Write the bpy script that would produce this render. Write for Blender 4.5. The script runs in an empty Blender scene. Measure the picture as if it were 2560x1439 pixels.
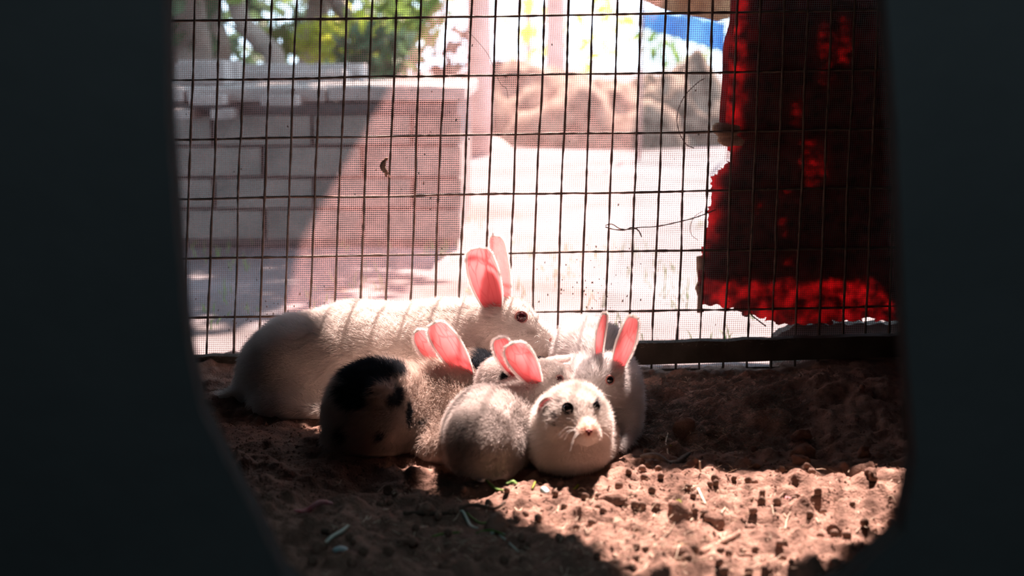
import bpy, bmesh, math, random
import numpy as np
from mathutils import Vector
random.seed(7)
RNG = np.random.default_rng(7)
SC = bpy.context.scene
COL = SC.collection

# ------------------------------------------------------------------ camera
CAM_H = 0.393
PITCH = math.atan(569.5 / 3556.0)          # looking slightly down into the pen
F = 3556.0
cam_d = bpy.data.cameras.new('camera')
cam = bpy.data.objects.new('camera', cam_d)
COL.objects.link(cam)
cam.location = (0, 0, CAM_H)
cam.rotation_euler = (math.pi / 2 - PITCH, 0, 0)
cam_d.sensor_width = 36.0
cam_d.lens = F / 2560 * 36.0
cam_d.clip_start = 0.02
cam_d.clip_end = 200
cam_d.dof.use_dof = True
cam_d.dof.focus_distance = 1.60
cam_d.dof.aperture_fstop = 5.0
SC.camera = cam

# ------------------------------------------------------------------ world, sun, exposure
world = bpy.data.worlds.new('World')
SC.world = world
world.use_nodes = True
bg = world.node_tree.nodes['Background']
bg.inputs['Color'].default_value = (0.62, 0.81, 1.0, 1)
bg.inputs['Strength'].default_value = 4.6
SUN_DIR = Vector((-0.14, -0.60, -0.79)).normalized()
sun_d = bpy.data.lights.new('sun', 'SUN')
sun_d.energy = 51.0
sun_d.color = (1.0, 0.73, 0.64)
sun_d.angle = math.radians(0.7)
sun = bpy.data.objects.new('sun', sun_d)
sun.rotation_euler = SUN_DIR.to_track_quat('-Z', 'Y').to_euler()
COL.objects.link(sun)
room_d = bpy.data.lights.new('fill_lamp', 'POINT')       # added fill lamp, not the shed's own, to lighten inner wall and near floor
room_d.energy = 5.5
room_d.color = (0.66, 0.90, 1.0)
room_d.shadow_soft_size = 0.05
room = bpy.data.objects.new('fill_lamp', room_d)
room.location = (0.09, 0.15, 1.0)
COL.objects.link(room)
vs = SC.view_settings
vs.view_transform = 'Standard'; vs.look = 'None'; vs.gamma = 1.0; vs.exposure = 0.14
vs.use_curve_mapping = False
SC.display_settings.display_device = 'sRGB'
cy = SC.cycles
cy.max_bounces = 8; cy.diffuse_bounces = 4; cy.transparent_max_bounces = 8
cy.caustics_reflective = False; cy.caustics_refractive = False
cy.use_denoising = True

# ------------------------------------------------------------------ helpers
_fw = np.array([0, math.cos(PITCH), -math.sin(PITCH)])
_up = np.array([0, math.sin(PITCH), math.cos(PITCH)])
def at(px, py, Y):
    """point of the place at depth Y (metres in front of the camera) from a measured position"""
    d = _fw + np.array([1., 0, 0]) * ((px - 1280) / F) - _up * ((py - 719.5) / F)
    return np.array([0, 0, CAM_H]) + d * (Y / d[1])
def mpp(Y): return Y / F

def mat_new(name):
    m = bpy.data.materials.new(name); m.use_nodes = True
    nt = m.node_tree; nt.nodes.clear()
    out = nt.nodes.new('ShaderNodeOutputMaterial')
    return m, nt, out
def surf(name, c1, c2=None, scale=20, rough=0.85, bump=0.0, bscale=None, spec=0.2, transl=0.0, tcol=None, detail=5, dist=0.002):
    m, nt, out = mat_new(name)
    p = nt.nodes.new('ShaderNodeBsdfPrincipled')
    p.inputs['Roughness'].default_value = rough
    p.inputs['Specular IOR Level'].default_value = spec
    tc = nt.nodes.new('ShaderNodeTexCoord')
    nz = nt.nodes.new('ShaderNodeTexNoise'); nz.inputs['Scale'].default_value = scale; nz.inputs['Detail'].default_value = detail
    nt.links.new(tc.outputs['Object'], nz.inputs['Vector'])
    rp = nt.nodes.new('ShaderNodeValToRGB')
    rp.color_ramp.elements[0].position = 0.35; rp.color_ramp.elements[1].position = 0.65
    rp.color_ramp.elements[0].color = (*c1, 1); rp.color_ramp.elements[1].color = (*(c2 or c1), 1)
    nt.links.new(nz.outputs['Fac'], rp.inputs['Fac'])
    nt.links.new(rp.outputs['Color'], p.inputs['Base Color'])
    if bump:
        n2 = nt.nodes.new('ShaderNodeTexNoise'); n2.inputs['Scale'].default_value = bscale or scale * 4; n2.inputs['Detail'].default_value = 6
        nt.links.new(tc.outputs['Object'], n2.inputs['Vector'])
        b = nt.nodes.new('ShaderNodeBump'); b.inputs['Strength'].default_value = bump; b.inputs['Distance'].default_value = dist
        nt.links.new(n2.outputs['Fac'], b.inputs['Height']); nt.links.new(b.outputs['Normal'], p.inputs['Normal'])
    last = p.outputs[0]
    if transl:
        t = nt.nodes.new('ShaderNodeBsdfTranslucent')
        if tcol: t.inputs['Color'].default_value = (*tcol, 1)
        else: nt.links.new(rp.outputs['Color'], t.inputs['Color'])
        mx = nt.nodes.new('ShaderNodeMixShader'); mx.inputs[0].default_value = transl
        nt.links.new(p.outputs[0], mx.inputs[1]); nt.links.new(t.outputs[0], mx.inputs[2])
        last = mx.outputs[0]
    nt.links.new(last, out.inputs['Surface'])
    return m

def meta(o, label=None, cat=None, group=None, kind=None):
    if label: o['label'] = label
    if cat: o['category'] = cat
    if group: o['group'] = group
    if kind: o['kind'] = kind
    return o
def empty(name, loc=(0, 0, 0)):
    o = bpy.data.objects.new(name, None); o.location = tuple(loc); o.empty_display_size = 0.02
    COL.objects.link(o); return o
def link_mesh(name, me, mats, parent=None, smooth=False):
    o = bpy.data.objects.new(name, me)
    for m in (mats if isinstance(mats, (list, tuple)) else [mats]): me.materials.append(m)
    COL.objects.link(o)
    if smooth:
        me.polygons.foreach_set('use_smooth', np.ones(len(me.polygons), bool))
    if parent is not None:
        o.parent = parent
        o.matrix_parent_inverse.identity()
        o.location = tuple(-np.array(parent.location)) if False else (0, 0, 0)
    return o
class G:
    """collects vertices and faces; world coordinates, shifted to the parent when built"""
    def __init__(s): s.v = []; s.f = []; s.m = []
    def add(s, vs, fs, mi=0):
        b = len(s.v); s.v += [tuple(float(c) for c in v) for v in vs]
        s.f += [tuple(b + i for i in f) for f in fs]; s.m += [mi] * len(fs)
    def box(s, a, b, mi=0, rot=None):
        x0, y0, z0 = a; x1, y1, z1 = b
        vs_ = [(x0,y0,z0),(x1,y0,z0),(x1,y1,z0),(x0,y1,z0),(x0,y0,z1),(x1,y0,z1),(x1,y1,z1),(x0,y1,z1)]
        s.add(vs_, [(0,3,2,1),(4,5,6,7),(0,1,5,4),(1,2,6,5),(2,3,7,6),(3,0,4,7)], mi)
    def tube(s, pts, rad, n=6, mi=0, cap=True):
        pts = [np.array(p, float) for p in pts]
        if not hasattr(rad, '__len__'): rad = [rad] * len(pts)
        b = len(s.v); ref = None
        for i, p in enumerate(pts):
            t = pts[min(i + 1, len(pts) - 1)] - pts[max(i - 1, 0)]; t /= (np.linalg.norm(t) + 1e-12)
            if ref is None: ref = np.cross(t, [0.31, 0.52, 0.8])
            u = ref - t * np.dot(ref, t); u /= (np.linalg.norm(u) + 1e-12); ref = u; w = np.cross(t, u)
            for k in range(n):
                a = 2 * math.pi * k / n
                s.v.append(tuple(p + rad[i] * (math.cos(a) * u + math.sin(a) * w)))
        for i in range(len(pts) - 1):
            for k in range(n):
                k2 = (k + 1) % n
                s.f.append((b + i*n + k, b + i*n + k2, b + (i+1)*n + k2, b + (i+1)*n + k)); s.m.append(mi)
        if cap:
            s.f.append(tuple(b + k for k in range(n))[::-1]); s.m.append(mi)
            e = b + (len(pts) - 1) * n; s.f.append(tuple(e + k for k in range(n))); s.m.append(mi)
    def build(s, name, mats, parent=None, smooth=False, bevel=0):
        off = np.array(parent_world(parent)) if parent is not None else np.zeros(3)
        me = bpy.data.meshes.new(name)
        me.from_pydata([tuple(np.array(v) - off) for v in s.v], [], s.f)
        o = link_mesh(name, me, mats, parent, smooth)
        if any(s.m): me.polygons.foreach_set('material_index', s.m)
        if bevel:
            md = o.modifiers.new('bevel', 'BEVEL'); md.width = bevel; md.segments = 2; md.limit_method = 'ANGLE'
        me.update(); return o
def parent_world(p):
    v = np.zeros(3)
    while p is not None:
        v = v + np.array(p.location); p = p.parent
    return v
def centre_origin(o):
    """move a single-mesh thing's origin to its own base"""
    me = o.data; n = len(me.vertices); a = np.zeros(n * 3); me.vertices.foreach_get('co', a); a = a.reshape(-1, 3)
    c = (a.min(0) + a.max(0)) / 2; c[2] = a[:, 2].min()
    me.vertices.foreach_set('co', (a - c).ravel()); me.update(); o.location = tuple(np.array(o.location) + c); return o

def _hash(ix, iy, iz, seed):
    h = (ix * 374761393 + iy * 668265263 + iz * 2147483647 + seed * 1274126177) & 0xffffffff
    h = ((h ^ (h >> 13)) * 1274126177) & 0xffffffff
    h = ((h ^ (h >> 16)) * 2246822519) & 0xffffffff
    return ((h ^ (h >> 15)) & 0xffffff) / float(0xffffff)
def vnoise(P, freq, seed=0):
    P = np.asarray(P, float) * freq
    i = np.floor(P).astype(np.int64); f = P - i; f = f * f * (3 - 2 * f)
    r = 0
    for dx in (0, 1):
        for dy in (0, 1):
            for dz in (0, 1):
                w = (f[..., 0] if dx else 1 - f[..., 0]) * (f[..., 1] if dy else 1 - f[..., 1]) * (f[..., 2] if dz else 1 - f[..., 2])
                r = r + w * _hash(i[..., 0] + dx, i[..., 1] + dy, i[..., 2] + dz, seed)
    return r * 2 - 1
def fbm(P, freq, octs=4, seed=0, gain=0.5):
    r = 0; a = 1
    for k in range(octs):
        r = r + a * vnoise(P, freq * 2 ** k, seed + k); a *= gain
    return r

# ------------------------------------------------------------------ materials
M = {}
M['soil'] = surf('reddish_soil', (0.165, 0.102, 0.080), (0.275, 0.172, 0.135), 35, 0.95, 0.7, 420, 0.1, dist=0.003)
M['pebble'] = surf('dung_pellet_brown', (0.13, 0.085, 0.065), (0.22, 0.14, 0.11), 60, 0.9, 0.4, 300, 0.15)
M['yard'] = surf('pale_yard_sand', (0.06, 0.054, 0.054), (0.155, 0.142, 0.15), 2.2, 0.95, 0.5, 30, 0.1, detail=8)
M['dark_wall'] = surf('dark_boards', (0.024, 0.028, 0.030), (0.034, 0.038, 0.040), 9, 0.9, 0.3, 60, 0.1)  # even near-black board colour
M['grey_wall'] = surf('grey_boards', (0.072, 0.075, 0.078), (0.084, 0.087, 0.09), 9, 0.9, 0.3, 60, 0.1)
M['dark_inner'] = surf('dark_inner_boards', (0.018, 0.02, 0.02), (0.028, 0.03, 0.03), 9, 0.9)  # front wall's inner face and rim, coloured darker to cut bounced light
M['black_wood'] = surf('old_dark_wood', (0.035, 0.028, 0.022), (0.06, 0.048, 0.038), 30, 0.9, 0.5, 120, 0.15)
M['wire'] = surf('rusty_dark_wire', (0.05, 0.035, 0.028), (0.10, 0.065, 0.05), 120, 0.7, 0.5, 900, 0.3)
M['screen'] = surf('dusty_fly_screen', (0.48, 0.35, 0.34), (0.58, 0.42, 0.41), 60, 0.9, transl=0.75)
M['red'] = surf('red_woven_sack', (0.10, 0.004, 0.006), (0.85, 0.07, 0.08), 55, 0.85, 0.4, 500, 0.1, transl=0.8)
M['red'].node_tree.nodes['Principled BSDF'].inputs['Base Color'].default_value = (0.05, 0.004, 0.005, 1)
for l_ in list(M['red'].node_tree.links):
    if l_.to_socket.name == 'Base Color': M['red'].node_tree.links.remove(l_)
M['tarp'] = surf('black_sheeting', (0.012, 0.013, 0.014), (0.02, 0.02, 0.02), 30, 0.9, 0.3, 200, 0.1)
M['brick'] = surf('grey_brick', (0.085, 0.088, 0.08), (0.15, 0.14, 0.125), 8, 0.95, 0.6, 60, 0.1)
M['mortar'] = surf('mortar', (0.09, 0.085, 0.08), (0.13, 0.12, 0.115), 20, 0.95)
M['slab'] = surf('pale_stone', (0.17, 0.155, 0.145), (0.28, 0.25, 0.235), 6, 0.9, 0.4, 40, 0.1)
M['bark'] = surf('tree_bark', (0.10, 0.085, 0.07), (0.22, 0.19, 0.16), 12, 0.95, 0.7, 50, 0.1)
M['post'] = surf('pinkish_post', (0.40, 0.27, 0.24), (0.52, 0.36, 0.33), 10, 0.9)
M['leaf'] = surf('green_leaf', (0.07, 0.14, 0.03), (0.20, 0.30, 0.06), 3, 0.6, transl=0.4)
M['leaf_dark'] = surf('dark_green_leaf', (0.03, 0.075, 0.035), (0.08, 0.13, 0.06), 3, 0.6, transl=0.3)
M['leaf_yellow'] = surf('yellow_green_leaf', (0.35, 0.45, 0.05), (0.55, 0.60, 0.10), 3, 0.6, transl=0.4)
M['litter'] = surf('dry_brown_litter', (0.05, 0.034, 0.024), (0.17, 0.12, 0.09), 14, 0.95, 0.5, 30)
M['blue'] = surf('blue_sheet', (0.10, 0.30, 0.62), (0.18, 0.42, 0.75), 4, 0.6, transl=0.3)
M['brown_cloth'] = surf('brown_sacking', (0.26, 0.15, 0.08), (0.42, 0.27, 0.15), 60, 0.9, 0.4, 300, transl=0.25)
M['straw'] = surf('dry_straw', (0.50, 0.40, 0.30), (0.70, 0.60, 0.48), 80, 0.7)
M['grass'] = surf('fresh_grass_blade', (0.10, 0.22, 0.05), (0.22, 0.36, 0.10), 60, 0.5, transl=0.3)
M['pale_grass'] = surf('pale_grass_blade', (0.40, 0.55, 0.48), (0.55, 0.66, 0.58), 60, 0.5)
M['twig'] = surf('brown_twig', (0.20, 0.12, 0.09), (0.34, 0.21, 0.16), 90, 0.85, 0.4, 400)
M['dark_twig'] = surf('dark_root', (0.07, 0.05, 0.04), (0.12, 0.09, 0.07), 90, 0.9, 0.4, 400)
M['white_bit'] = surf('white_down', (0.7, 0.68, 0.66), (0.85, 0.83, 0.82), 60, 0.9)
M['blue_bit'] = surf('blue_scrap_plastic', (0.12, 0.12, 0.42), (0.25, 0.28, 0.6), 200, 0.5)
M['teal_bit'] = surf('teal_scrap_plastic', (0.25, 0.40, 0.42), (0.45, 0.58, 0.60), 200, 0.5)
M['red_bit'] = surf('red_scrap_plastic', (0.30, 0.05, 0.06), (0.50, 0.30, 0.32), 60, 0.5)
M['fluff'] = surf('grey_shed_fur', (0.16, 0.14, 0.12), (0.32, 0.29, 0.26), 200, 0.95, transl=0.3)
M['eye_dark'] = surf('dark_eye', (0.006, 0.005, 0.006), (0.012, 0.008, 0.01), 30, 0.08, spec=0.7)
M['eye_red'] = surf('ruby_eye', (0.04, 0.008, 0.012), (0.09, 0.015, 0.022), 100, 0.1, spec=0.6)
M['lid_pink'] = surf('pink_eyelid', (0.38, 0.16, 0.15), (0.48, 0.22, 0.2), 300, 0.6)
M['lid_black'] = surf('black_eyelid', (0.012, 0.012, 0.014), None, 30, 0.9, spec=0.0)
M['nose_pink'] = surf('pink_nose', (0.50, 0.17, 0.14), (0.62, 0.26, 0.22), 300, 0.6, 0.3, 900)
M['nose_dark'] = surf('nostril', (0.10, 0.02, 0.02), (0.15, 0.03, 0.03), 300, 0.6)

def attr_mat(name, transl, rough=0.85, tint=(1, 1, 1)):
    m, nt, out = mat_new(name)
    a = nt.nodes.new('ShaderNodeAttribute'); a.attribute_name = 'coat'
    d = nt.nodes.new('ShaderNodeBsdfDiffuse'); t = nt.nodes.new('ShaderNodeBsdfTranslucent')
    mx = nt.nodes.new('ShaderNodeMixShader'); mx.inputs[0].default_value = transl
    nt.links.new(a.outputs['Color'], d.inputs['Color']); nt.links.new(a.outputs['Color'], t.inputs['Color'])
    nt.links.new(d.outputs[0], mx.inputs[1]); nt.links.new(t.outputs[0], mx.inputs[2])
    nt.links.new(mx.outputs[0], out.inputs['Surface'])
    return m
M['coat'] = attr_mat('fur_coat_skin', 0.0)
M['hair'] = attr_mat('fur_hair', 0.35)

def ear_mat():
    m, nt, out = mat_new('pink_ear_inside')
    uv = nt.nodes.new('ShaderNodeUVMap'); uv.uv_map = 'UVMap'
    mp = nt.nodes.new('ShaderNodeMapping'); mp.inputs['Scale'].default_value = (3.2, 1.7, 1)
    vor = nt.nodes.new('ShaderNodeTexVoronoi'); vor.feature = 'DISTANCE_TO_EDGE'; vor.inputs['Scale'].default_value = 1.6
    nz = nt.nodes.new('ShaderNodeTexNoise'); nz.inputs['Scale'].default_value = 4
    ad = nt.nodes.new('ShaderNodeMixRGB'); ad.inputs[0].default_value = 0.12
    nt.links.new(uv.outputs[0], mp.inputs[0]); nt.links.new(mp.outputs[0], ad.inputs[1]); nt.links.new(mp.outputs[0], nz.inputs['Vector'])
    nt.links.new(nz.outputs['Color'], ad.inputs[2]); nt.links.new(ad.outputs[0], vor.inputs['Vector'])
    r = nt.nodes.new('ShaderNodeValToRGB')
    r.color_ramp.elements[0].position = 0.0; r.color_ramp.elements[0].color = (0.76, 0.19, 0.21, 1)
    r.color_ramp.elements[1].position = 0.10; r.color_ramp.elements[1].color = (0.92, 0.31, 0.33, 1)
    nt.links.new(vor.outputs['Distance'], r.inputs['Fac'])
    d = nt.nodes.new('ShaderNodeBsdfPrincipled'); d.inputs['Roughness'].default_value = 0.5
    d.inputs['Specular IOR Level'].default_value = 0.3
    t = nt.nodes.new('ShaderNodeBsdfTranslucent'); mx = nt.nodes.new('ShaderNodeMixShader'); mx.inputs[0].default_value = 0.6
    sx = nt.nodes.new('ShaderNodeSeparateXYZ'); nt.links.new(uv.outputs[0], sx.inputs[0])
    mr = nt.nodes.new('ShaderNodeMapRange'); mr.inputs['From Min'].default_value = .12; mr.inputs['From Max'].default_value = .62; mr.inputs['To Min'].default_value = .85; mr.inputs['To Max'].default_value = 0; nt.links.new(sx.outputs['Y'], mr.inputs['Value'])
    mb = nt.nodes.new('ShaderNodeMixRGB'); nt.links.new(mr.outputs[0], mb.inputs[0]); nt.links.new(r.outputs[0], mb.inputs[1]); mb.inputs[2].default_value = (.72, .13, .15, 1)
    nt.links.new(mb.outputs[0], d.inputs['Base Color']); nt.links.new(mb.outputs[0], t.inputs['Color'])
    nt.links.new(d.outputs[0], mx.inputs[1]); nt.links.new(t.outputs[0], mx.inputs[2]); nt.links.new(mx.outputs[0], out.inputs['Surface'])
    return m
M['ear_in'] = ear_mat()
M['ear_out'] = surf('thin_white_ear_fur', (0.80, 0.60, 0.57), (0.86, 0.68, 0.65), 60, 0.8, transl=0.6, tcol=(1.0, 0.84, 0.82))
M['ear_rim'] = surf('white_ear_edge', (0.88, 0.85, 0.84), None, 60, 0.8, transl=0.3)

# ------------------------------------------------------------------ structure: pen and shed
FY = 1.78                     # the wire front of the pen
XL, XR, ZC, YB = -0.50, 0.56, 1.10, -1.7
def struct(o): o['kind'] = 'structure'; return o

def floor_height(x, y):
    P = np.stack([x, y, np.zeros_like(x)], -1)
    h = 0.006 * fbm(P, 7, 3, 11) + 0.0045 * fbm(P, 28, 3, 21) + 0.0030 * fbm(P, 95, 3, 31)
    lump = np.clip(fbm(P, 42, 2, 41) - 0.35, 0, 1); h = h + 0.010 * lump
    dips = np.clip(-fbm(P, 22, 2, 51) - 0.45, 0, 1); h = h - 0.016 * dips
    # the earth is banked up against the bottom of the wire
    bank = np.clip((y - 1.60) / 0.18, 0, 1) ** 1.5
    h = h * (1 - 0.5 * bank) + bank * (0.002 + 0.018 * np.clip((0.02 - x) / 0.3, 0, 1) + 0.015 * np.clip((x - 0.33) / 0.1, 0, 1))
    under = np.exp(-(((x + 0.10) / 0.22) ** 2 + ((y - 1.50) / 0.13) ** 2)); h = h * (1 - .6 * under) - .006 * under
    heap = np.exp(-(((x - 0.37) / 0.10) ** 2 + ((y - 1.60) / 0.10) ** 2)); h = h + 0.03 * heap
    hol = np.exp(-(((x - 0.075) / 0.05) ** 2 + ((y - 1.12) / 0.035) ** 2)); h = h + 0.012 * hol
    return h
xs = np.linspace(XL, XR, 430); ys = np.concatenate([np.linspace(0.88, 1.40, 235), np.linspace(1.4035, FY + 0.02, 110)])
X, Y = np.meshgrid(xs, ys, indexing='ij'); Z = floor_height(X, Y)
nx, ny = X.shape
idx = np.arange(nx * ny).reshape(nx, ny)
quads = np.stack([idx[:-1, :-1], idx[1:, :-1], idx[1:, 1:], idx[:-1, 1:]], -1).reshape(-1, 4)
def np_mesh(name, V, Fq, mats, parent=None, smooth=True):
    me = bpy.data.meshes.new(name)
    me.vertices.add(len(V)); me.vertices.foreach_set('co', np.asarray(V, np.float32).ravel())
    k = Fq.shape[1]
    me.loops.add(Fq.size); me.loops.foreach_set('vertex_index', Fq.ravel().astype(np.int32))
    me.polygons.add(len(Fq)); me.polygons.foreach_set('loop_start', np.arange(0, Fq.size, k, dtype=np.int32))
    me.update(calc_edges=True); me.validate()
    return link_mesh(name, me, mats, parent, smooth)
struct(np_mesh('floor', np.stack([X, Y, Z], -1).reshape(-1, 3), quads, M['soil']))

def gz(x, y):
    fi = min(max((x - xs[0]) / (xs[1] - xs[0]), 0), len(xs) - 1.001); i = int(fi); fi -= i
    fj = min(max(float(np.interp(y, ys, np.arange(len(ys)))), 0), len(ys) - 1.001); j = int(fj); fj -= j
    return float(Z[i, j] * (1-fi) * (1-fj) + Z[i+1, j] * fi * (1-fj) + Z[i, j+1] * (1-fi) * fj + Z[i+1, j+1] * fi * fj)

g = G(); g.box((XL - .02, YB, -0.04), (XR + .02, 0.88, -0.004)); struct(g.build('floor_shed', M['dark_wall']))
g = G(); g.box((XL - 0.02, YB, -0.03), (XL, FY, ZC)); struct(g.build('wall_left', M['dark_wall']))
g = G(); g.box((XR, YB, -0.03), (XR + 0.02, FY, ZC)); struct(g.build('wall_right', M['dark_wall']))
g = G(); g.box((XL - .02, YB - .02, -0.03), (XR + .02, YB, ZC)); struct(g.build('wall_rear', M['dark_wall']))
# roof: unseen outer edge, its notch shaped to place sun and shadow on the floor
eave = [(-1.9, 4.3), (-1.05, 3.60), (-0.60, 3.12), (-0.12, 2.65), (-0.10, 2.50), (0.015, 2.29), (0.16, 2.10), (0.29, 1.885),
        (0.345, 1.862), (0.40, 1.885), (0.46, 1.945), (0.53, 2.06), (0.60, 2.17), (0.75, 2.4), (1.4, 3.0)]
ev = [(x, y + 0.006 * math.sin(i * 7.3)) for i, (x, y) in enumerate(eave)]
poly = [(-1.9, YB - 0.05), (1.4, YB - 0.05)] + ev[::-1]
n = len(poly); g = G()
g.add([(x, y, ZC) for x, y in poly] + [(x, y, ZC + 0.012) for x, y in poly],
      [tuple(range(n))[::-1], tuple(range(n, 2 * n))] + [(i, (i + 1) % n, n + (i + 1) % n, n + i) for i in range(n)])
struct(g.build('ceiling', M['dark_wall']))
# inner wall with the opening the photo looks through
WY = 0.72
def wp(px, py): p = at(px, py, WY); return (p[0], p[2])
hole = [wp(415, -330), wp(410, 0), wp(418, 300), wp(440, 600), wp(462, 850), wp(500, 1030), wp(575, 1180), wp(640, 1300), wp(705, 1440), wp(820, 1540),
        wp(1900, 1540), wp(2120, 1455), wp(2260, 1330), wp(2290, 1150), wp(2262, 800), wp(2240, 300), wp(2215, 0), wp(2190, -330)]
outer = []
for (x, z) in hole:
    cx, cz = 0.02, 0.25; dx, dz = x - cx, z - cz
    s_ = min(((XR - cx) / dx if dx > 0 else (XL - cx) / dx), ((ZC - cz) / dz if dz > 0 else (-0.03 - cz) / dz) if abs(dz) > 1e-6 else 9)
    outer.append((cx + dx * s_, cz + dz * s_))
corners = [(XL, ZC), (XL, -0.03), (XR, -0.03), (XR, ZC)]
g = G(); nh = len(hole)
for yy in (WY, WY + 0.02):
    g.v += [(x, yy, z) for x, z in hole] + [(x, yy, z) for x, z in outer]
H2 = 2 * nh
for i in range(nh):
    j = (i + 1) % nh
    g.f += [(i, nh + i, nh + j, j), (H2 + i, H2 + j, H2 + nh + j, H2 + nh + i), (i, j, H2 + j, H2 + i)]
    # corner fill where the outer edge turns
    (ax, az), (bx_, bz) = outer[i], outer[j]
    if not (abs(ax - bx_) < 1e-6 or abs(az - bz) < 1e-6):
        c = min(corners, key=lambda c: (c[0] - (ax + bx_) / 2) ** 2 + (c[1] - (az + bz) / 2) ** 2)
        k = len(g.v); g.v += [(c[0], WY, c[1]), (c[0], WY + 0.02, c[1])]
        g.f += [(nh + i, k, nh + j), (H2 + nh + j, k + 1, H2 + nh + i)]
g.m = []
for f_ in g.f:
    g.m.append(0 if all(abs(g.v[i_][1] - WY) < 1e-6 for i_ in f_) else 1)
struct(g.build('wall_front', [M['grey_wall'], M['dark_inner']]))

# yard outside
g = G()
xo = np.linspace(-14, 14, 141); yo = np.concatenate([np.linspace(FY + 0.02, 9, 110), np.linspace(9.5, 60, 30)])
XO, YO = np.meshgrid(xo, yo, indexing='ij')
PO = np.stack([XO, YO, 0 * XO], -1)
ZO = 0.012 * fbm(PO, 2.5, 4, 5) - 0.004 - 0.01
io = np.arange(XO.size).reshape(XO.shape)
struct(np_mesh('ground', np.stack([XO, YO, ZO], -1).reshape(-1, 3), np.stack([io[:-1, :-1], io[1:, :-1], io[1:, 1:], io[:-1, 1:]], -1).reshape(-1, 4), M['yard']))

# ------------------------------------------------------------------ wire panel
panel = empty('wire_fence', (0.03, FY, 0))
meta(panel, 'welded wire mesh panel with a fine fly screen closing the back of the pen', 'wire fence')
def vx(i, y): return 1103 + 61.8 * i - 0.1 * i * i - 0.038 * (y - 345)
def hy(k, x): return 197 + 148.2 * k - 0.0155 * (x - 700)
def wire(p0, p1, r, seed, nseg=70):
    t = np.linspace(0, 1, nseg)[:, None]; P = p0 * (1 - t) + p1 * t
    L = np.linalg.norm(p1 - p0)
    S = np.stack([t[:, 0] * L, np.full(nseg, seed * 3.1), np.zeros(nseg)], -1)
    P[:, 0] += 0.0011 * fbm(S, 9, 3, seed); P[:, 1] += 0.0006 * fbm(S, 12, 2, seed + 9); P[:, 2] += 0.0008 * fbm(S, 9, 3, seed + 5)
    rr = r * (1 + 0.28 * vnoise(S, 260, seed) + 0.18 * vnoise(S, 90, seed + 2))
    g = G(); g.tube(list(P), list(rr), 6); return g
for i in range(-13, 21):
    wire(at(vx(i, -1230), -1230, FY), at(vx(i, 945), 945, FY), 0.00150, i + 40, 150).build('wire', M['wire'], panel, True)
for k in range(-9, 6):
    wire(at(270, hy(k, 270), FY + 0.0026), at(2385, hy(k, 2385), FY + 0.0026), 0.00145, k + 90, 150).build('wire', M['wire'], panel, True)
# fly screen behind the wires: hundreds of fine threads, one part
p = 0.00262; SY = FY + 0.007; sv = []; sf = []
def strip(P0, P1, seed, nseg):
    t = np.linspace(0, 1, nseg)[:, None]; P = P0 * (1 - t) + P1 * t
    ph = np.stack([P[:, 0], P[:, 2], np.full(nseg, 0.)], -1)
    P[:, 1] += 0.0018 * vnoise(ph, 9, 3); P[:, 0] += 0.0011 * fbm(ph, 8, 2, 17); P[:, 2] += 0.0011 * fbm(ph, 8, 2, 23)
    return P
def add_fine(P, horizontal, r):
    b = len(sv); n_ = len(P)
    for (ox, oy) in ((1, 0), (-.5, .87), (-.5, -.87)):
        for q in P:
            sv.append((q[0] + (0 if horizontal else ox * r), q[1] + oy * r, q[2] + (ox * r if horizontal else 0)))
    for a in range(3):
        c = (a + 1) % 3
        for j in range(n_ - 1):
            sf.append((b + a*n_ + j, b + c*n_ + j, b + c*n_ + j + 1, b + a*n_ + j + 1))
pa = at(270, -400, SY); pb = at(2385, 940, SY)
nV = int((pb[0] - pa[0]) / p)
for i in range(nV):
    x0 = pa[0] + i * p + 0.0225
    add_fine(strip(np.array([x0 + 0.018, SY, ZC]), np.array([x0 - 0.026, SY, 0.0]), i, 34), False, 0.00031)
nH = int(ZC / p)
for k in range(nH):
    z0 = 0.0 + k * p
    add_fine(strip(np.array([XL, SY, z0 - 0.008]), np.array([XR, SY, z0 + 0.008]), k, 44), True, 0.00031)
scr = np_mesh('fly_screen', np.array(sv) - parent_world(panel), np.array(sf), M['screen'], panel, False)
scr['kind'] = 'stuff'
# things caught in the wires
def bez(pts, n=24):
    pts = [np.array(q, float) for q in pts]; out = []
    m = len(pts)
    for i in range(m - 1):
        p0 = pts[max(i - 1, 0)]; p1 = pts[i]; p2 = pts[i + 1]; p3 = pts[min(i + 2, m - 1)]
        for k in range(n):
            t = k / n
            out.append(0.5 * ((2*p1) + (-p0+p2)*t + (2*p0-5*p1+4*p2-p3)*t*t + (-p0+3*p1-3*p2+p3)*t**3))
    out.append(pts[-1]); return out
def strand(name, pix, Yd, r, mat, label, cat, group=None, n=5, nseg=10):
    g = G(); g.tube(bez([at(x, y, Yd) for x, y in pix], nseg), r, n)
    o = g.build(name, mat, None, True); centre_origin(o); meta(o, label, cat, group); return o
t = empty('twisted_wire', at(1600, 570, FY - .003))
meta(t, 'thin dark wire twisted around the mesh between the wires, beside the red sack', 'wire')
g = G(); g.tube(bez([at(x, y, FY - .004) for x, y in [(1513, 563), (1530, 560), (1550, 571), (1575, 573), (1600, 568), (1640, 566), (1690, 556), (1740, 543), (1790, 524)]], 10), 0.0008, 5); g.build('strand', M['wire'], t, True)
g = G(); g.tube(bez([at(x, y, FY - .005) for x, y in [(1513, 567), (1535, 573), (1560, 575), (1580, 569), (1596, 576), (1604, 592)]], 10), 0.0009, 5); g.build('loose_end', M['wire'], t, True)
strand('thread', [(1762, 196), (1745, 206), (1715, 235), (1697, 270), (1692, 300), (1700, 335), (1717, 362), (1735, 370)], FY + 0.012, 0.0006, M['wire'], 'thin dark curved thread hanging in an arc behind the mesh at upper right', 'thread')
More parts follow.
